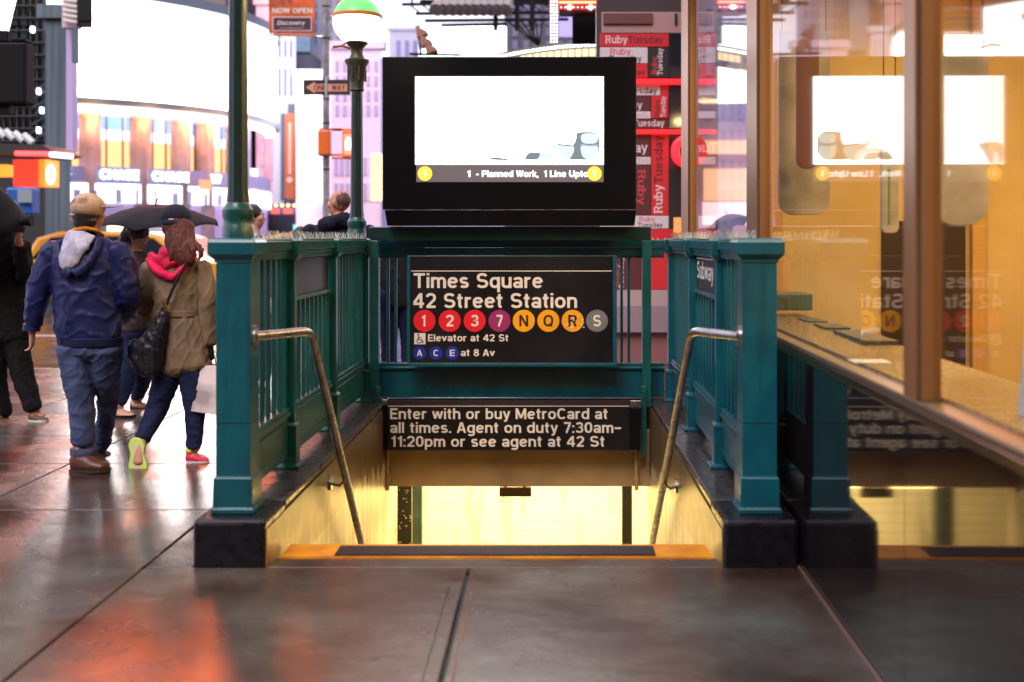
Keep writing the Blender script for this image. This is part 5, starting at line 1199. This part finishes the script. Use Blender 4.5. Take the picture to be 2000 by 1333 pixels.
m.loft(rg); m.build('hem_band', cloth('navy_hem', (.007, .009, .05), .6), man, smooth=True)
og = Org(); og.curve([(q(116, 474, -.10), .028, .03), (q(118, 508, -.145), .035, .035), (q(140, 535, -.165), .04, .035), (q(166, 520, -.15), .036, .035), (q(186, 492, -.12), .03, .03), (q(192, 466, -.08), .025, .025)])
og.ell(q(148, 505, -.12), (.10, .055, .10)); og.build('hood', nav, man, .009, 3, fold=.006, seed=2)
lining = cloth('white_lining', (.52, .50, .62), .6, vcol=(.36, .33, .46))
og = Org(); og.curve([(q(160, 457, -.10), .10, .02), (q(146, 480, -.155), .088, .03), (q(133, 510, -.178), .06, .028), (q(128, 527, -.172), .03, .02)]); og.build('hood_lining', lining, man, .008, 2, fold=.008, fs=(12, 8, 3), seed=3)
colm = cloth('amber_collar', (.72, .26, .015), .7)
og = Org(); og.curve([(q(128, 464, -.05), .010, .018), (q(140, 453, -.075), .013, .024), (q(165, 447, -.09), .014, .026), (q(188, 451, -.07), .013, .024), (q(202, 461, -.03), .010, .016)], side=(0, 0, 1)); og.build('collar', colm, man, .007, 2, fold=.003)
og = Org(); og.curve([(q(148, 678), .115, .135), (q(152, 730), .097, .115), (q(160, 790), .076, .09), (q(163, 845), .070, .076), (q(164, 864), .070, .076)])
og.curve([(q(206, 678), .11, .13), (q(209, 730, .06), .080, .10), (q(210, 790, .22), .060, .075), (q(202, 850, .4), .056, .062), (q(196, 868, .5), .056, .06)])
og.ell(q(176, 680), (.185, .14, .09)); og.build('jeans', denim, man, .0085, 2, fold=.0085, fs=(5, 5, 5), seed=4)
m = MB(); m.lathe([(.078, 0), (.083, .008), (.083, .04), (.078, .05)], q(164, 890), 24); m.build('turn_up', cloth('denim_turnup', (.07, .075, .15)), man, smooth=True)
def shoe(t, heel, toe, mt, wd=.045, ht=.075, sole=None, nm='shoe', solem=None):
    heel = Vector(heel); toe = Vector(toe); d = (toe-heel).normalized(); L = (toe-heel).length; side = d.cross(Vector((0, 0, 1))).normalized()
    og = Org(); z = Vector((0, 0, 1))
    og.curve([(heel+z*ht*.55, wd*.8, ht*.55), (heel+d*L*.3+z*ht*.5, wd*.85, ht*.5), (heel+d*L*.6+z*ht*.36, wd, ht*.36), (heel+d*L*.92+z*ht*.28, wd*.85, ht*.26)], side=side)
    og.ell(heel+d*L*.12+z*ht*.95, (wd*.75, wd*.75, ht*.5)); o = og.build(nm, mt, t, .006, 2)
    m = MB(); pts = []
    for u, w in ((-.1, .35), (-.06, .7), (.1, .85), (.4, .8), (.68, 1.05), (.9, .85), (1.03, .45)): pts.append((u, w))
    ol = [heel+d*L*u+side*w*wd for u, w in pts]+[heel+d*L*u-side*w*wd for u, w in reversed(pts)]
    m.loft([[p+z*.001 for p in ol], [p+z*.022 for p in ol]]); m.build('sole', solem or blackm, o); return o
shoe(man, q(146, 922, -.03), q(210, 922, -.07), shoe_d, .06, .12, solem=mat('sole_brown', (.03, .015, .01), .6))
shoe(man, P(184, 896, D0+.5), P(216, 896, D0+.54), shoe_d, .05, .085)
capm = mat('beige_cap_cloth', (.60, .40, .27), .8, var=.35, vscale=30, vcol=(.45, .27, .17))
og = Org(); og.ell(q(172, 404, 0), (.105, .112, .088), Matrix.Rotation(R(8), 3, 'Y')); 
o_ = og.build('cap', capm, man, .006, 2)
bm = bmesh.new(); bm.from_mesh(o_.data); zz = q(172, 418).z-man.location.z
bmesh.ops.bisect_plane(bm, geom=bm.verts[:]+bm.edges[:]+bm.faces[:], plane_co=(0, 0, zz), plane_no=(.12, 0, 1), clear_inner=True); bm.to_mesh(o_.data); bm.free()
sl = o_.modifiers.new('thick', 'SOLIDIFY'); sl.thickness = .004
m = MB(); c = q(176, 405, 0); f = Vector((.9, .42, 0)); r_ = Vector((.5, -.86, 0)); top = []; 
for a in range(-60, 61, 12): top.append(c+f*(.095*math.cos(R(a))+.0)+r_*.095*math.sin(R(a)))
fr = [c+f*(.20*math.cos(R(a))**.6)+r_*.085*math.sin(R(a))*1.1+Vector((0, 0, -.012+.02*math.cos(R(a)))) for a in range(60, -61, -12)]
ol = top+fr; m.loft([ol, [p+Vector((0, 0, .006)) for p in ol]]); m.build('cap_brim', capm, man)
og = Org(); og.ell(q(168, 420, -.005), (.086, .095, .07)); og.ell(q(166, 432, -.03), (.075, .06, .055)); og.build('hair', hairm, man, .006, 1, fold=.002, fs=(30, 30, 8))
m = MB(); cc = q(172, 404, 0); inkp = mat('cap_ink', (.12, .06, .05), .7)   # script lettering wrapped on the back of the cap
tq = MB(); text(tq, 'New York', (0, 0, 0), (1, 0, 0), (0, 0, 1), 1, 1, t=.09, shear=.35, nrm=Vector((0, -1, 0)))
for (a0, a1, z0, h_) in ((-62, 18, .012, .040),):
    vs = []
    for v in tq.v:
        a = R(a0+(a1-a0)*v[0]); z = z0+h_*v[2]+.014*v[0]; rr_ = math.sqrt(max(0, 1-(z/.088)**2)); vs.append((cc.x+.1085*rr_*math.sin(a), cc.y-(.1155-v[1])*rr_*math.cos(a), cc.z+z))
    m.add(vs, tq.f)
m.build('cap_lettering', inkp, man)
m = MB(); m.tube([cc+Vector((.103*math.sin(R(a)), -.11*math.cos(R(a)), -.052)) for a in range(-75, -20, 8)], .006, 6); m.build('cap_strap', capm, man)

# --- woman with the navy cap
D0 = 7.35; q = Q(D0)
wo_ = thing('person', 'woman in navy cap, khaki coat, pink hood and pink trainers walking away', 'person', P(345, 905, D0))
og = Org()
og.curve([(q(352, 705), .12, .08), (q(348, 640), .13, .10), (q(347, 560), .155, .10), (q(347, 520), .165, .09), (q(346, 498), .1, .07), (q(345, 482), .05, .05), (q(345, 462), .048, .05)])
hq, hB = head(og, q(344, 440, .0), (.1, 1, 0), .92)
og.curve([(q(396, 520), .05, .05), (q(408, 600), .04, .04), (q(406, 682, .03), .028, .028)]); hand(og, q(406, 686, .03), (.05, .05, -1), (.3, -1, 0), .92, 1.0)
og.curve([(q(296, 522), .05, .05), (q(282, 590, .05), .04, .04), (q(288, 620, .25), .028, .028)]); hand(og, q(288, 620, .26), (.1, 1, .2), (1, 0, 0), .92, .6)
og.curve([(q(328, 715), .075, .075), (q(306, 792), .058, .06), (q(277, 858, -.12), .038, .04)]); og.curve([(q(374, 715), .07, .07), (q(380, 795), .055, .058), (q(380, 878), .037, .04)])
og.limb([(q(276, 862, -.14), .034, .034), (q(270, 905, -.19), .034, .025)], (1, 0, 0)); og.limb([(q(372, 892), .034, .034), (q(400, 897, .02), .03, .025)], (0, 1, 0))
og.build('body', skin_pale, wo_, .0085, 3)
face_parts(hq, hB, wo_, .92, hairb)
khaki = cloth('khaki_cotton', (.25, .17, .105), .7, vcol=(.19, .13, .08), vs=9)
og = Org()
og.curve([(q(356, 716), .188, .125), (q(354, 690), .182, .125), (q(350, 640), .155, .115), (q(348, 612), .14, .105), (q(347, 575), .158, .11), (q(346, 535), .172, .105), (q(346, 512), .165, .095), (q(346, 498), .10, .08)])
og.curve([(q(394, 522), .066, .07), (q(404, 565), .066, .068), (q(409, 615), .06, .06), (q(408, 668, .02), .048, .05)]); og.curve([(q(298, 522), .066, .07), (q(288, 570, .03), .064, .066), (q(283, 600, .1), .055, .055), (q(288, 615, .2), .046, .048)])
og.build('coat', khaki, wo_, .0085, 2, fold=.010, fs=(8, 8, 2.4), seed=5)
m = MB(); rg = [[Vector((q(348, y).x+.150*math.cos(a), D0+.114*math.sin(a), q(348, y).z)) for a in [2*math.pi*i/36 for i in range(36)]] for y in (618, 606)]; m.loft(rg); m.build('belt', khaki, wo_, bevel=.004, smooth=True)
pk = cloth('pink_jersey', (.85, .015, .12), .7, vcol=(.55, .01, .06))
og = Org(); og.curve([(q(290, 508, -.04), .022, .03), (q(308, 532, -.09), .025, .036), (q(336, 541, -.115), .024, .04), (q(362, 520, -.11), .024, .036), (q(380, 496, -.07), .02, .03)])
og.curve([(q(294, 498, -.03), .022, .026), (q(318, 514, -.08), .026, .05), (q(350, 508, -.09), .026, .05)]); og.curve([(q(318, 494, -.05), .035, .05), (q(345, 488, -.06), .04, .05), (q(374, 494, -.04), .03, .04)])
og.build('pink_hood', pk, wo_, .008, 3, fold=.003, fs=(14, 10, 10), seed=6)
og = Org(); og.ell(q(345, 442, 0), (.088, .098, .105)); og.curve([(q(352, 440, -.03), .085, .07), (q(352, 470, -.07), .098, .06), (q(358, 490, -.10), .09, .045), (q(366, 508, -.12), .07, .03), (q(378, 514, -.11), .03, .02)])
for a, b, c_ in ((332, 512, 0), (354, 518, 1), (372, 516, 2), (388, 508, 3)): og.curve([(q(345+c_*6, 460, -.08), .02, .02), (q(a+4, 490, -.13), .02, .018), (q(a, b, -.135), .007, .007)])
og.build('hair', hairb, wo_, .0065, 1, fold=.006, fs=(45, 20, 4), seed=7)
ncap = cloth('navy_cap_cloth', (.008, .010, .03), .75)
og = Org(); og.ell(q(343, 424, .01), (.098, .105, .085)); og.ell(q(343, 436, -.02), (.090, .085, .04)); og.build('cap', ncap, wo_, .006, 2)
og = Org(); og.ell(q(356, 432, .11), (.075, .08, .008)); og.build('cap_brim', ncap, wo_, .005, 1)
og = Org(); og.curve([(q(330, 712), .10, .105), (q(322, 750), .088, .09), (q(307, 795), .07, .072), (q(292, 830, -.06), .058, .06), (q(278, 858, -.12), .046, .048)])
og.curve([(q(374, 712), .10, .105), (q(378, 760), .08, .085), (q(380, 800), .066, .068), (q(381, 840), .056, .058), (q(378, 872), .05, .052)]); og.ell(q(352, 712), (.15, .11, .06))
og.build('jeans', denimd, wo_, .009, 2, fold=.006, fs=(8, 8, 8), seed=8)
trp = mat('pink_trainer', (.78, .02, .09), .5, bump=.1, bscale=90); lime = mat('lime_sole', (.58, .70, .10), .5, var=.4, vscale=30, vcol=(.62, .78, .25)); ylt = mat('yellow_tongue', (.75, .85, .05), .5)
sh = shoe(wo_, q(368, 906), q(408, 906, .02), trp, .042, .075, solem=mat('white_sole', (.7, .62, .6), .5))
og = Org(); og.ell(q(372, 880), (.035, .035, .02)); og.build('tongue', ylt, sh, .006, 1)
# raised trainer, sole turned to the viewer
t1 = wo_; a_, b_ = q(264, 862, -.17), q(272, 930, -.20)
og = Org(); og.curve([(q(270, 862, -.12), .036, .036), (q(268, 880, -.14), .046, .04), (q(270, 905, -.15), .05, .035), (q(274, 924, -.16), .035, .025)]); sh = og.build('shoe', trp, wo_, .006, 2)
m = MB(); ol = []
for u, w in ((-.02, .012), (.04, .028), (.18, .038), (.42, .031), (.68, .044), (.86, .042), (.97, .026), (1.0, .01)): ol.append((u, w))
pa = q(265, 858, -.175); pb = q(270, 932, -.205); X_ = Vector((1, 0, 0))
c1 = [pa+(pb-pa)*u+X_*w*1.35 for u, w in ol]+[pa+(pb-pa)*u-X_*w*1.35 for u, w in reversed(ol)]
m.loft([c1, [p+Vector((0, .03, .004)) for p in c1]]); so_ = m.build('sole', lime, sh, bevel=.006)
m = MB(); c2 = [pa+(pb-pa)*u+X_*w*.35+Vector((0, -.001, 0)) for u, w in ol[2:6]]+[pa+(pb-pa)*u-X_*w*.35+Vector((0, -.001, 0)) for u, w in reversed(ol[2:6])]
m.loft([c2, [p+Vector((0, -.002, 0)) for p in c2]]); m.build('sole_inset', mat('pale_pink_inset', (.75, .5, .5), .5), so_)
og = Org(); og.ell(q(274, 860, -.13), (.036, .03, .015)); og.build('tongue', ylt, sh, .006, 1)
# bags
bagm = mat('black_leather', (.012, .011, .018), .42, var=.4, vscale=6, bump=.25, bscale=14)
t = thing('shoulder_bag', 'slouchy black shoulder bag hanging at the back of the woman in the navy cap', 'bag', P(285, 730, D0-.12))
og = Org(); og.curve([(q(322, 600, -.15), .015, .02), (q(312, 640, -.16), .05, .04), (q(292, 685, -.16), .10, .06), (q(285, 715, -.15), .10, .06), (q(282, 728, -.15), .06, .04)]); og.ell(q(266, 690, -.13), (.05, .05, .09)); og.build('bag', bagm, t, .008, 3, fold=.009, fs=(8, 8, 5), seed=9)
m = MB(); m.tube([q(323, 602, -.15), q(335, 570, -.155), q(352, 535, -.15), q(366, 512, -.14)], .010, 8); m.build('strap', bagm, t, smooth=True)
m = MB(); m.tube([q(321, 590, -.165), q(325, 608, -.165)], .013, 8); m.build('buckle', mat('brass', (.45, .25, .1), .3, metal=1), t, smooth=True)
t = thing('shopping_bag', 'pale pink paper shopping bag in the right hand of the woman in the navy cap', 'bag', P(406, 820, D0))
m = MB(); zt, zb = q(0, 712).z, q(0, 800).z; y0 = D0-.06; a, b, c_, d_ = PX(398, D0), PX(432, D0), PX(380, D0), PX(432, D0)
m.add([(a, y0, zt), (b, y0, zt), (b+.03, y0-.02, zb-.03), (c_, y0-.02, zb), (a, y0+.1, zt), (b, y0+.1, zt), (b+.03, y0+.14, zb-.05), (c_, y0+.14, zb-.02)], [(0,1,2,3),(4,7,6,5),(0,3,7,4),(1,5,6,2),(3,2,6,7)])
m.build('paper_body', mat('pink_paper', (.88, .74, .76), .5, var=.2, vscale=4), t, bevel=.003)
m = MB(); m.tube([q(402, 714, -.05), q(403, 700, -.04), q(410, 692, .0), q(420, 700, -.04), q(422, 714, -.05)], .004, 6); m.build('cord_handle', blackm, t)
m = MB(); q2 = Org(); q2.limb([(q(406, 678, .03), .036, .04), (q(407, 700, .03), .04, .045)]); q2.build('glove', blackcl, wo_, .006, 1)

# --- woman under the umbrella
D0 = 9.2; q = Q(D0)
um = thing('person', 'woman in a grey jacket looking down under the wide black umbrella', 'person', P(245, 815, D0))
og = Org(); og.curve([(q(268, 650), .13, .09), (q(268, 600), .135, .1), (q(268, 540), .15, .1), (q(268, 512), .14, .08), (q(266, 494), .055, .055), (q(266, 480), .048, .05)])
hq, hB = head(og, q(268, 462, 0), (1, -.25, 0), .95, down=.45)
og.curve([(q(240, 520), .048, .048), (q(230, 590, .05), .04, .04), (q(228, 570, .18), .028, .028), (q(225, 548, .24), .026, .026)]); hand(og, q(225, 545, .24), (.1, 0, 1), (1, 0, 0), .9, 1.0)
og.curve([(q(296, 520), .048, .048), (q(304, 580), .04, .04), (q(296, 600, -.2), .028, .028)]); hand(og, q(294, 600, -.2), (-.6, -.5, .1), (0, 0, 1), .9, .7)
og.curve([(q(258, 655), .075, .075), (q(250, 725), .058, .06), (q(232, 795), .04, .04)]); og.curve([(q(282, 655), .075, .075), (q(280, 730, .2), .058, .06), (q(268, 780, .5), .04, .04)])
og.limb([(q(228, 804), .035, .035), (q(252, 809, -.02), .03, .024)], (0, 1, 0)); og.limb([(q(262, 790, .5), .035, .035), (q(284, 794, .5), .03, .024)], (0, 1, 0)); og.build('body', skin_pale, um, .0085, 3)
face_parts(hq, hB, um, .95)
og = Org(); og.ell(hq(0, -.02, .035), (.085, .1, .095), hB); og.curve([(hq(0, -.07, .02), .07, .05), (q(244, 478, .0), .07, .06), (q(236, 500, .0), .05, .05)]); og.build('hair', hairm, um, .007, 2, fold=.004, fs=(40, 40, 6))
gj = cloth('grey_jacket_cloth', (.075, .062, .062), .8)
og = Org(); og.curve([(q(268, 640), .16, .125), (q(268, 590), .15, .12), (q(268, 540), .165, .12), (q(267, 515), .155, .1), (q(266, 500), .09, .08)]); og.curve([(q(240, 520), .065, .065), (q(231, 585, .05), .056, .056), (q(228, 572, .16), .045, .045)]); og.curve([(q(296, 520), .065, .065), (q(303, 580), .056, .056), (q(297, 598, -.16), .045, .045)]); og.build('jacket', gj, um, .009, 2, fold=.009, seed=11)
og = Org(); og.curve([(q(258, 640), .10, .11), (q(251, 725), .075, .078), (q(235, 785), .055, .056)]); og.curve([(q(282, 640), .10, .11), (q(280, 730, .2), .072, .075), (q(268, 775, .5), .052, .054)]); og.ell(q(270, 650), (.155, .115, .08)); og.build('jeans', denimd, um, .009, 2, fold=.006, seed=12)
fl = mat('beige_flats', (.62, .36, .28), .5)
shoe(um, q(218, 815), q(262, 816, -.03), fl, .042, .06); shoe(um, P(258, 796, 9.74), P(292, 796, 9.74), fl, .042, .06)
t = thing('handbag', 'black flat handbag held by the woman under the umbrella', 'bag', q(285, 615, -.3)); m = MB(); m.box(q(262, 0).x, q(294, 0).x, D0-.33, D0-.24, q(0, 618).z, q(0, 580).z); m.build('bag', bagm, t, bevel=.02)
m = MB(); m.tube([q(266, 581, -.28), q(272, 560, -.26), q(286, 560, -.26), q(290, 581, -.28)], .007, 6); m.build('handle', bagm, t)
umf = mat('umbrella_cloth', (.016, .013, .018), .75, spec=.2, var=.2, vscale=3)
def umbrella(label, apex, r, drop, hx, hy, hz, tilt=(0, 0), marks=False):
    """hx,hy,hz: the hand"""
    t = thing('umbrella', label, 'umbrella', (hx, hy, hz)); apex = Vector(apex); ax = (apex-Vector((hx, hy, hz))).normalized()
    if tilt != (0, 0): ax = Vector((tilt[0], tilt[1], 1)).normalized()
    u = ax.cross(Vector((0, 1, 0))).normalized(); w = ax.cross(u); n = 8; sub = 5; rings = []
    for f in (0.02, .3, .6, .85, 1.0):
        rg = []
        for i in range(n*sub):
            a = 2*math.pi*i/(n*sub); ph = (i % sub)/sub; sag = 1-.07*math.sin(math.pi*ph)*f
            rr = r*f*sag; z = -drop*(f**1.8)+.03*math.sin(math.pi*ph)*f*f*(1 if f < .99 else 1.6)*.6
            rg.append(apex+u*rr*math.cos(a)+w*rr*math.sin(a)+ax*z)
        rings.append(rg)
    m = MB(); m.loft(rings, cap=False); o = m.build('canopy', umf, t, smooth=True); s_ = o.modifiers.new('thick', 'SOLIDIFY'); s_.thickness = .002
    for i in range(n):
        a = 2*math.pi*i/n; m = MB(); m.tube([apex+(u*math.cos(a)+w*math.sin(a))*r*f-ax*(drop*f**1.8+.008) for f in (.03, .3, .6, .85, 1.0)], .0025, 5); m.build('rib', blackm, t)
    m = MB(); m.tube([Vector((hx, hy, hz))-ax*.06, apex+ax*.05], .006, 8); m.build('shaft', steel, t, smooth=True)
    m = MB(); m.tube([Vector((hx, hy, hz))-ax*.10, Vector((hx, hy, hz))+ax*.04], .014, 10); m.build('grip', blackm, t, smooth=True)
    if marks:
        m = MB(); random.seed(1)
        for i in range(18):
            a0 = -1.83+i*.016
            for j in range(2):
                f0 = .80-.035*j; p = [apex+u*r*f*math.cos(a)*.985+w*r*f*math.sin(a)*.985+ax*(-drop*(f**1.8)+.02) for a, f in ((a0, f0), (a0+.010, f0), (a0+.010, f0+.02), (a0, f0+.02))]
                if j == 0 or 4 < i < 13: m.add(p, [(0, 1, 2, 3)])
        m.build('small_white_print', white, o)
    return t
umbrella('wide black umbrella over the woman in grey, between the two caps', P(308, 400, 9.28), .50, .155, q(224, 0).x, 9.46, q(0, 530).z, tilt=(.04, -.13), marks=True)

# --- person in black at the left border
D0 = 9.0; q = Q(D0)
bk = thing('person', 'person in black at the left border holding a camera under an umbrella', 'person', P(40, 825, D0))
og = Org(); og.curve([(q(12, 640), .16, .12), (q(10, 560), .15, .12), (q(8, 490), .19, .12), (q(8, 466), .16, .1), (q(14, 448), .06, .06), (q(16, 436), .05, .05)]); hq, hB = head(og, q(16, 418), (1, -.3, 0), .98)
og.curve([(q(40, 478), .055, .055), (q(52, 540, -.1), .045, .045), (q(36, 470, -.32), .03, .03)]); hand(og, q(36, 466, -.33), (.3, 0, 1), (0, 1, 0), 1, 1)
og.curve([(q(-26, 480), .055, .055), (q(-34, 560), .045, .045), (q(-20, 545, -.25), .03, .03)]); hand(og, q(-20, 540, -.25), (.2, 0, 1), (1, 0, 0), 1, 1)
og.curve([(q(28, 640), .09, .1), (q(44, 730), .06, .062), (q(68, 806), .042, .042)]); og.curve([(q(-4, 640), .09, .1), (q(-8, 740), .06, .062), (q(6, 818), .042, .042)]); og.limb([(q(64, 812), .04, .04), (q(84, 815), .03, .03)], (0, 1, 0)); og.limb([(q(2, 822), .04, .04), (q(20, 826), .03, .03)], (0, 1, 0)); og.build('body', skin, bk, .0085, 3)
face_parts(hq, hB, bk, .98)
og = Org(); og.ell(hq(0, -.015, .03), (.083, .1, .095), hB); og.build('hair', hairm, bk, .007, 2, fold=.003)
og = Org(); og.curve([(q(12, 660), .18, .14), (q(10, 560), .18, .14), (q(8, 500), .215, .14), (q(8, 468), .18, .11), (q(12, 452), .09, .08)]); og.curve([(q(40, 480), .075, .075), (q(50, 540, -.1), .062, .062), (q(38, 480, -.28), .05, .05)]); og.curve([(q(-26, 482), .075, .075), (q(-34, 560), .062, .062), (q(-22, 548, -.2), .05, .05)]); og.build('coat', blackcl, bk, .009, 2, fold=.010, seed=14)
og = Org(); og.curve([(q(26, 640), .105, .115), (q(44, 730), .085, .088), (q(66, 796), .068, .07)]); og.curve([(q(-4, 640), .105, .115), (q(-8, 740), .085, .088), (q(8, 808), .068, .07)]); og.ell(q(12, 650), (.17, .12, .08)); og.build('trousers', blackcl, bk, .009, 2, fold=.008, seed=15)
tan = mat('tan_shoe', (.13, .07, .05), .5); shoe(bk, q(62, 825), q(92, 825, -.03), tan, .045, .07, solem=white); shoe(bk, P(-6, 836, 8.9), P(24, 836, 8.87), tan, .045, .07, solem=white)
t = thing('video_camera', 'black camera with round lens hood held up by the person in black', 'camera', q(44, 440, -.35)); m = MB(); m.box(q(26, 0).x, q(40, 0).x, D0-.4, D0-.32, q(0, 447).z, q(0, 424).z); m.build('camera_body', blackm, t, bevel=.01)
m = MB(); m.tube([q(40, 434, -.36), q(50, 432, -.36)], .028, 16); m.tube([q(50, 432, -.36), q(62, 431, -.36)], [.036, .045], 16); m.build('lens_hood', blackm, t, smooth=True)
umbrella('black umbrella seen edge-on at the left border, over the person in black', P(-42, 350, 8.5), .38, .34, q(-20, 0).x+.02, 8.72, q(0, 535).z, tilt=(.25, -.35))

# --- heads beyond the railing
def bystander(label, px, pyh, D, face, hair, coat, hairf, s=1.0, extra=None, trousers=None, skinm=skin, w=1.0):
    q = Q(D); c = q(px, pyh); t = thing('person', label, 'person', (c.x, D, 0)); X, Z = c.x, c.z; V = lambda x, y, z: Vector((X+x*s, D+y*s, z))
    og = Org(); sh = Z-(.185 if extra == 'hood' else .27)*s; hp = sh-.52*s
    og.curve([(V(0, 0, hp-.05), .15*w, .11), (V(0, 0, hp+.15), .14*w, .11), (V(0, 0, sh-.12), .18*w, .12), (V(0, 0, sh-.01), .17*w, .1), (V(0, 0, sh+.06), .07, .065), (V(0, 0, Z-.1), .052, .055)])
    hq, hB = head(og, c, face, s)
    for sg in (-1, 1):
        og.curve([(V(sg*.19*w, 0, sh-.03), .055, .055), (V(sg*.235*w, .02, sh-.3), .045, .045), (V(sg*.22*w, -.06, sh-.54), .03, .03)]); hand(og, V(sg*.22*w, -.07, sh-.56), (0, -.15, -1), (0, 1, 0), s, .7)
        og.curve([(V(sg*.09, 0, hp), .095, .1), (V(sg*.1, .03, hp*.5), .062, .062), (V(sg*.1, 0, .07), .042, .042)]); og.limb([(V(sg*.1, .03, .05), .04, .04), (V(sg*.11, -.12, .035), .04, .03)])
    og.build('body', skinm, t, .010, 3); face_parts(hq, hB, t, s)
    og = Org(); og.curve([(V(0, 0, hp-.1), .18*w, .14), (V(0, 0, hp+.15), .17*w, .14), (V(0, 0, sh-.12), .205*w, .14), (V(0, 0, sh-.02), .19*w, .11), (V(0, 0, sh+.05), .10, .09)])
    for sg in (-1, 1): og.curve([(V(sg*.185*w, 0, sh-.04), .075, .075), (V(sg*.235*w, .02, sh-.3), .062, .062), (V(sg*.225*w, -.05, sh-.50), .05, .05)])
    if extra == 'hood': og.curve([(V(-.13, -.08, sh+.0), .05, .06), (V(-.03, -.12, sh+.03), .055, .07), (V(.08, -.10, sh+.05), .06, .07), (V(.14, .0, sh+.03), .05, .06)])
    og.build('coat', coat, t, .010, 2, fold=.009, seed=px % 17)
    og = Org()
    for sg in (-1, 1): og.curve([(V(sg*.09, 0, hp+.02), .115, .12), (V(sg*.1, .03, hp*.5), .085, .088), (V(sg*.1, 0, .12), .065, .068)])
    og.build('trousers', trousers or denimd, t, .010, 2, fold=.006)
    for sg in (-1, 1): shoe(t, V(sg*.1, .05, 0), V(sg*.11, -.17, 0), blackm, .045, .075)
    if hairf:
        og = Org(); hairf(og, hq, hB, V, Z, s); og.build('hair', hair, t, .007, 1, fold=.003, fs=(40, 40, 6))
    return t
def h_long(og, hq, hB, V, Z, s):
    og.ell(hq(0, -.02, .035), (.086, .10, .095), hB); og.curve([(hq(0, -.075, .03), .075, .05), (hq(0, -.09, -.08), .085, .05), (hq(0, -.08, -.22), .08, .045), (hq(0, -.07, -.36), .06, .04)])
def h_short(og, hq, hB, V, Z, s): og.ell(hq(0, -.02, .028), (.083, .098, .092), hB)
def h_crop(og, hq, hB, V, Z, s): og.ell(hq(0, -.026, .022), (.080, .088, .090), hB)
bystander('long haired woman in profile beyond the railing, just right of the left lamp shaft', 496, 424, 10.9, (1, .1, 0), hairm, cloth('plum_coat', (.10, .03, .04)), h_long, .98, skinm=skin_pale, w=.85)
bystander('short dark haired person far off, only the top of the head above the railing spikes', 588, 463, 12.4, (0, 1, 0), hairm, blackcl, h_short, .95)
nb = bystander('balding man in a navy hooded coat left of the globe lamp', 662, 398, 10.4, (-1, .5, 0), mat('cropped_hair', (.07, .03, .02), .6), cloth('navy_wool', (.008, .010, .028)), h_crop, 1.08, extra='hood', skinm=mat('tanned_skin', (.50, .20, .12), .45), w=1.28)
m = MB()
bystander('person in a dark coat behind the station sign, one sleeve showing', 778, 420, 11.2, (.3, 1, 0), hairm, cloth('dark_blue_coat', (.012, .012, .02)), h_short, 1.0)
p_ = bystander('person under a grey umbrella beyond the shop corner', 1418, 452, 14.2, (-.4, -1, 0), hairm, cloth('grey_raincoat', (.15, .13, .15)), h_short, 1.0)
umf2 = umf; umf = mat('grey_umbrella_cloth', (.14, .13, .16), .5)
umbrella('grey umbrella seen through the glass corner of the shop', P(1420, 420, 14.1), .30, .14, PX(1436, 14.1), 14.0, 1.3)
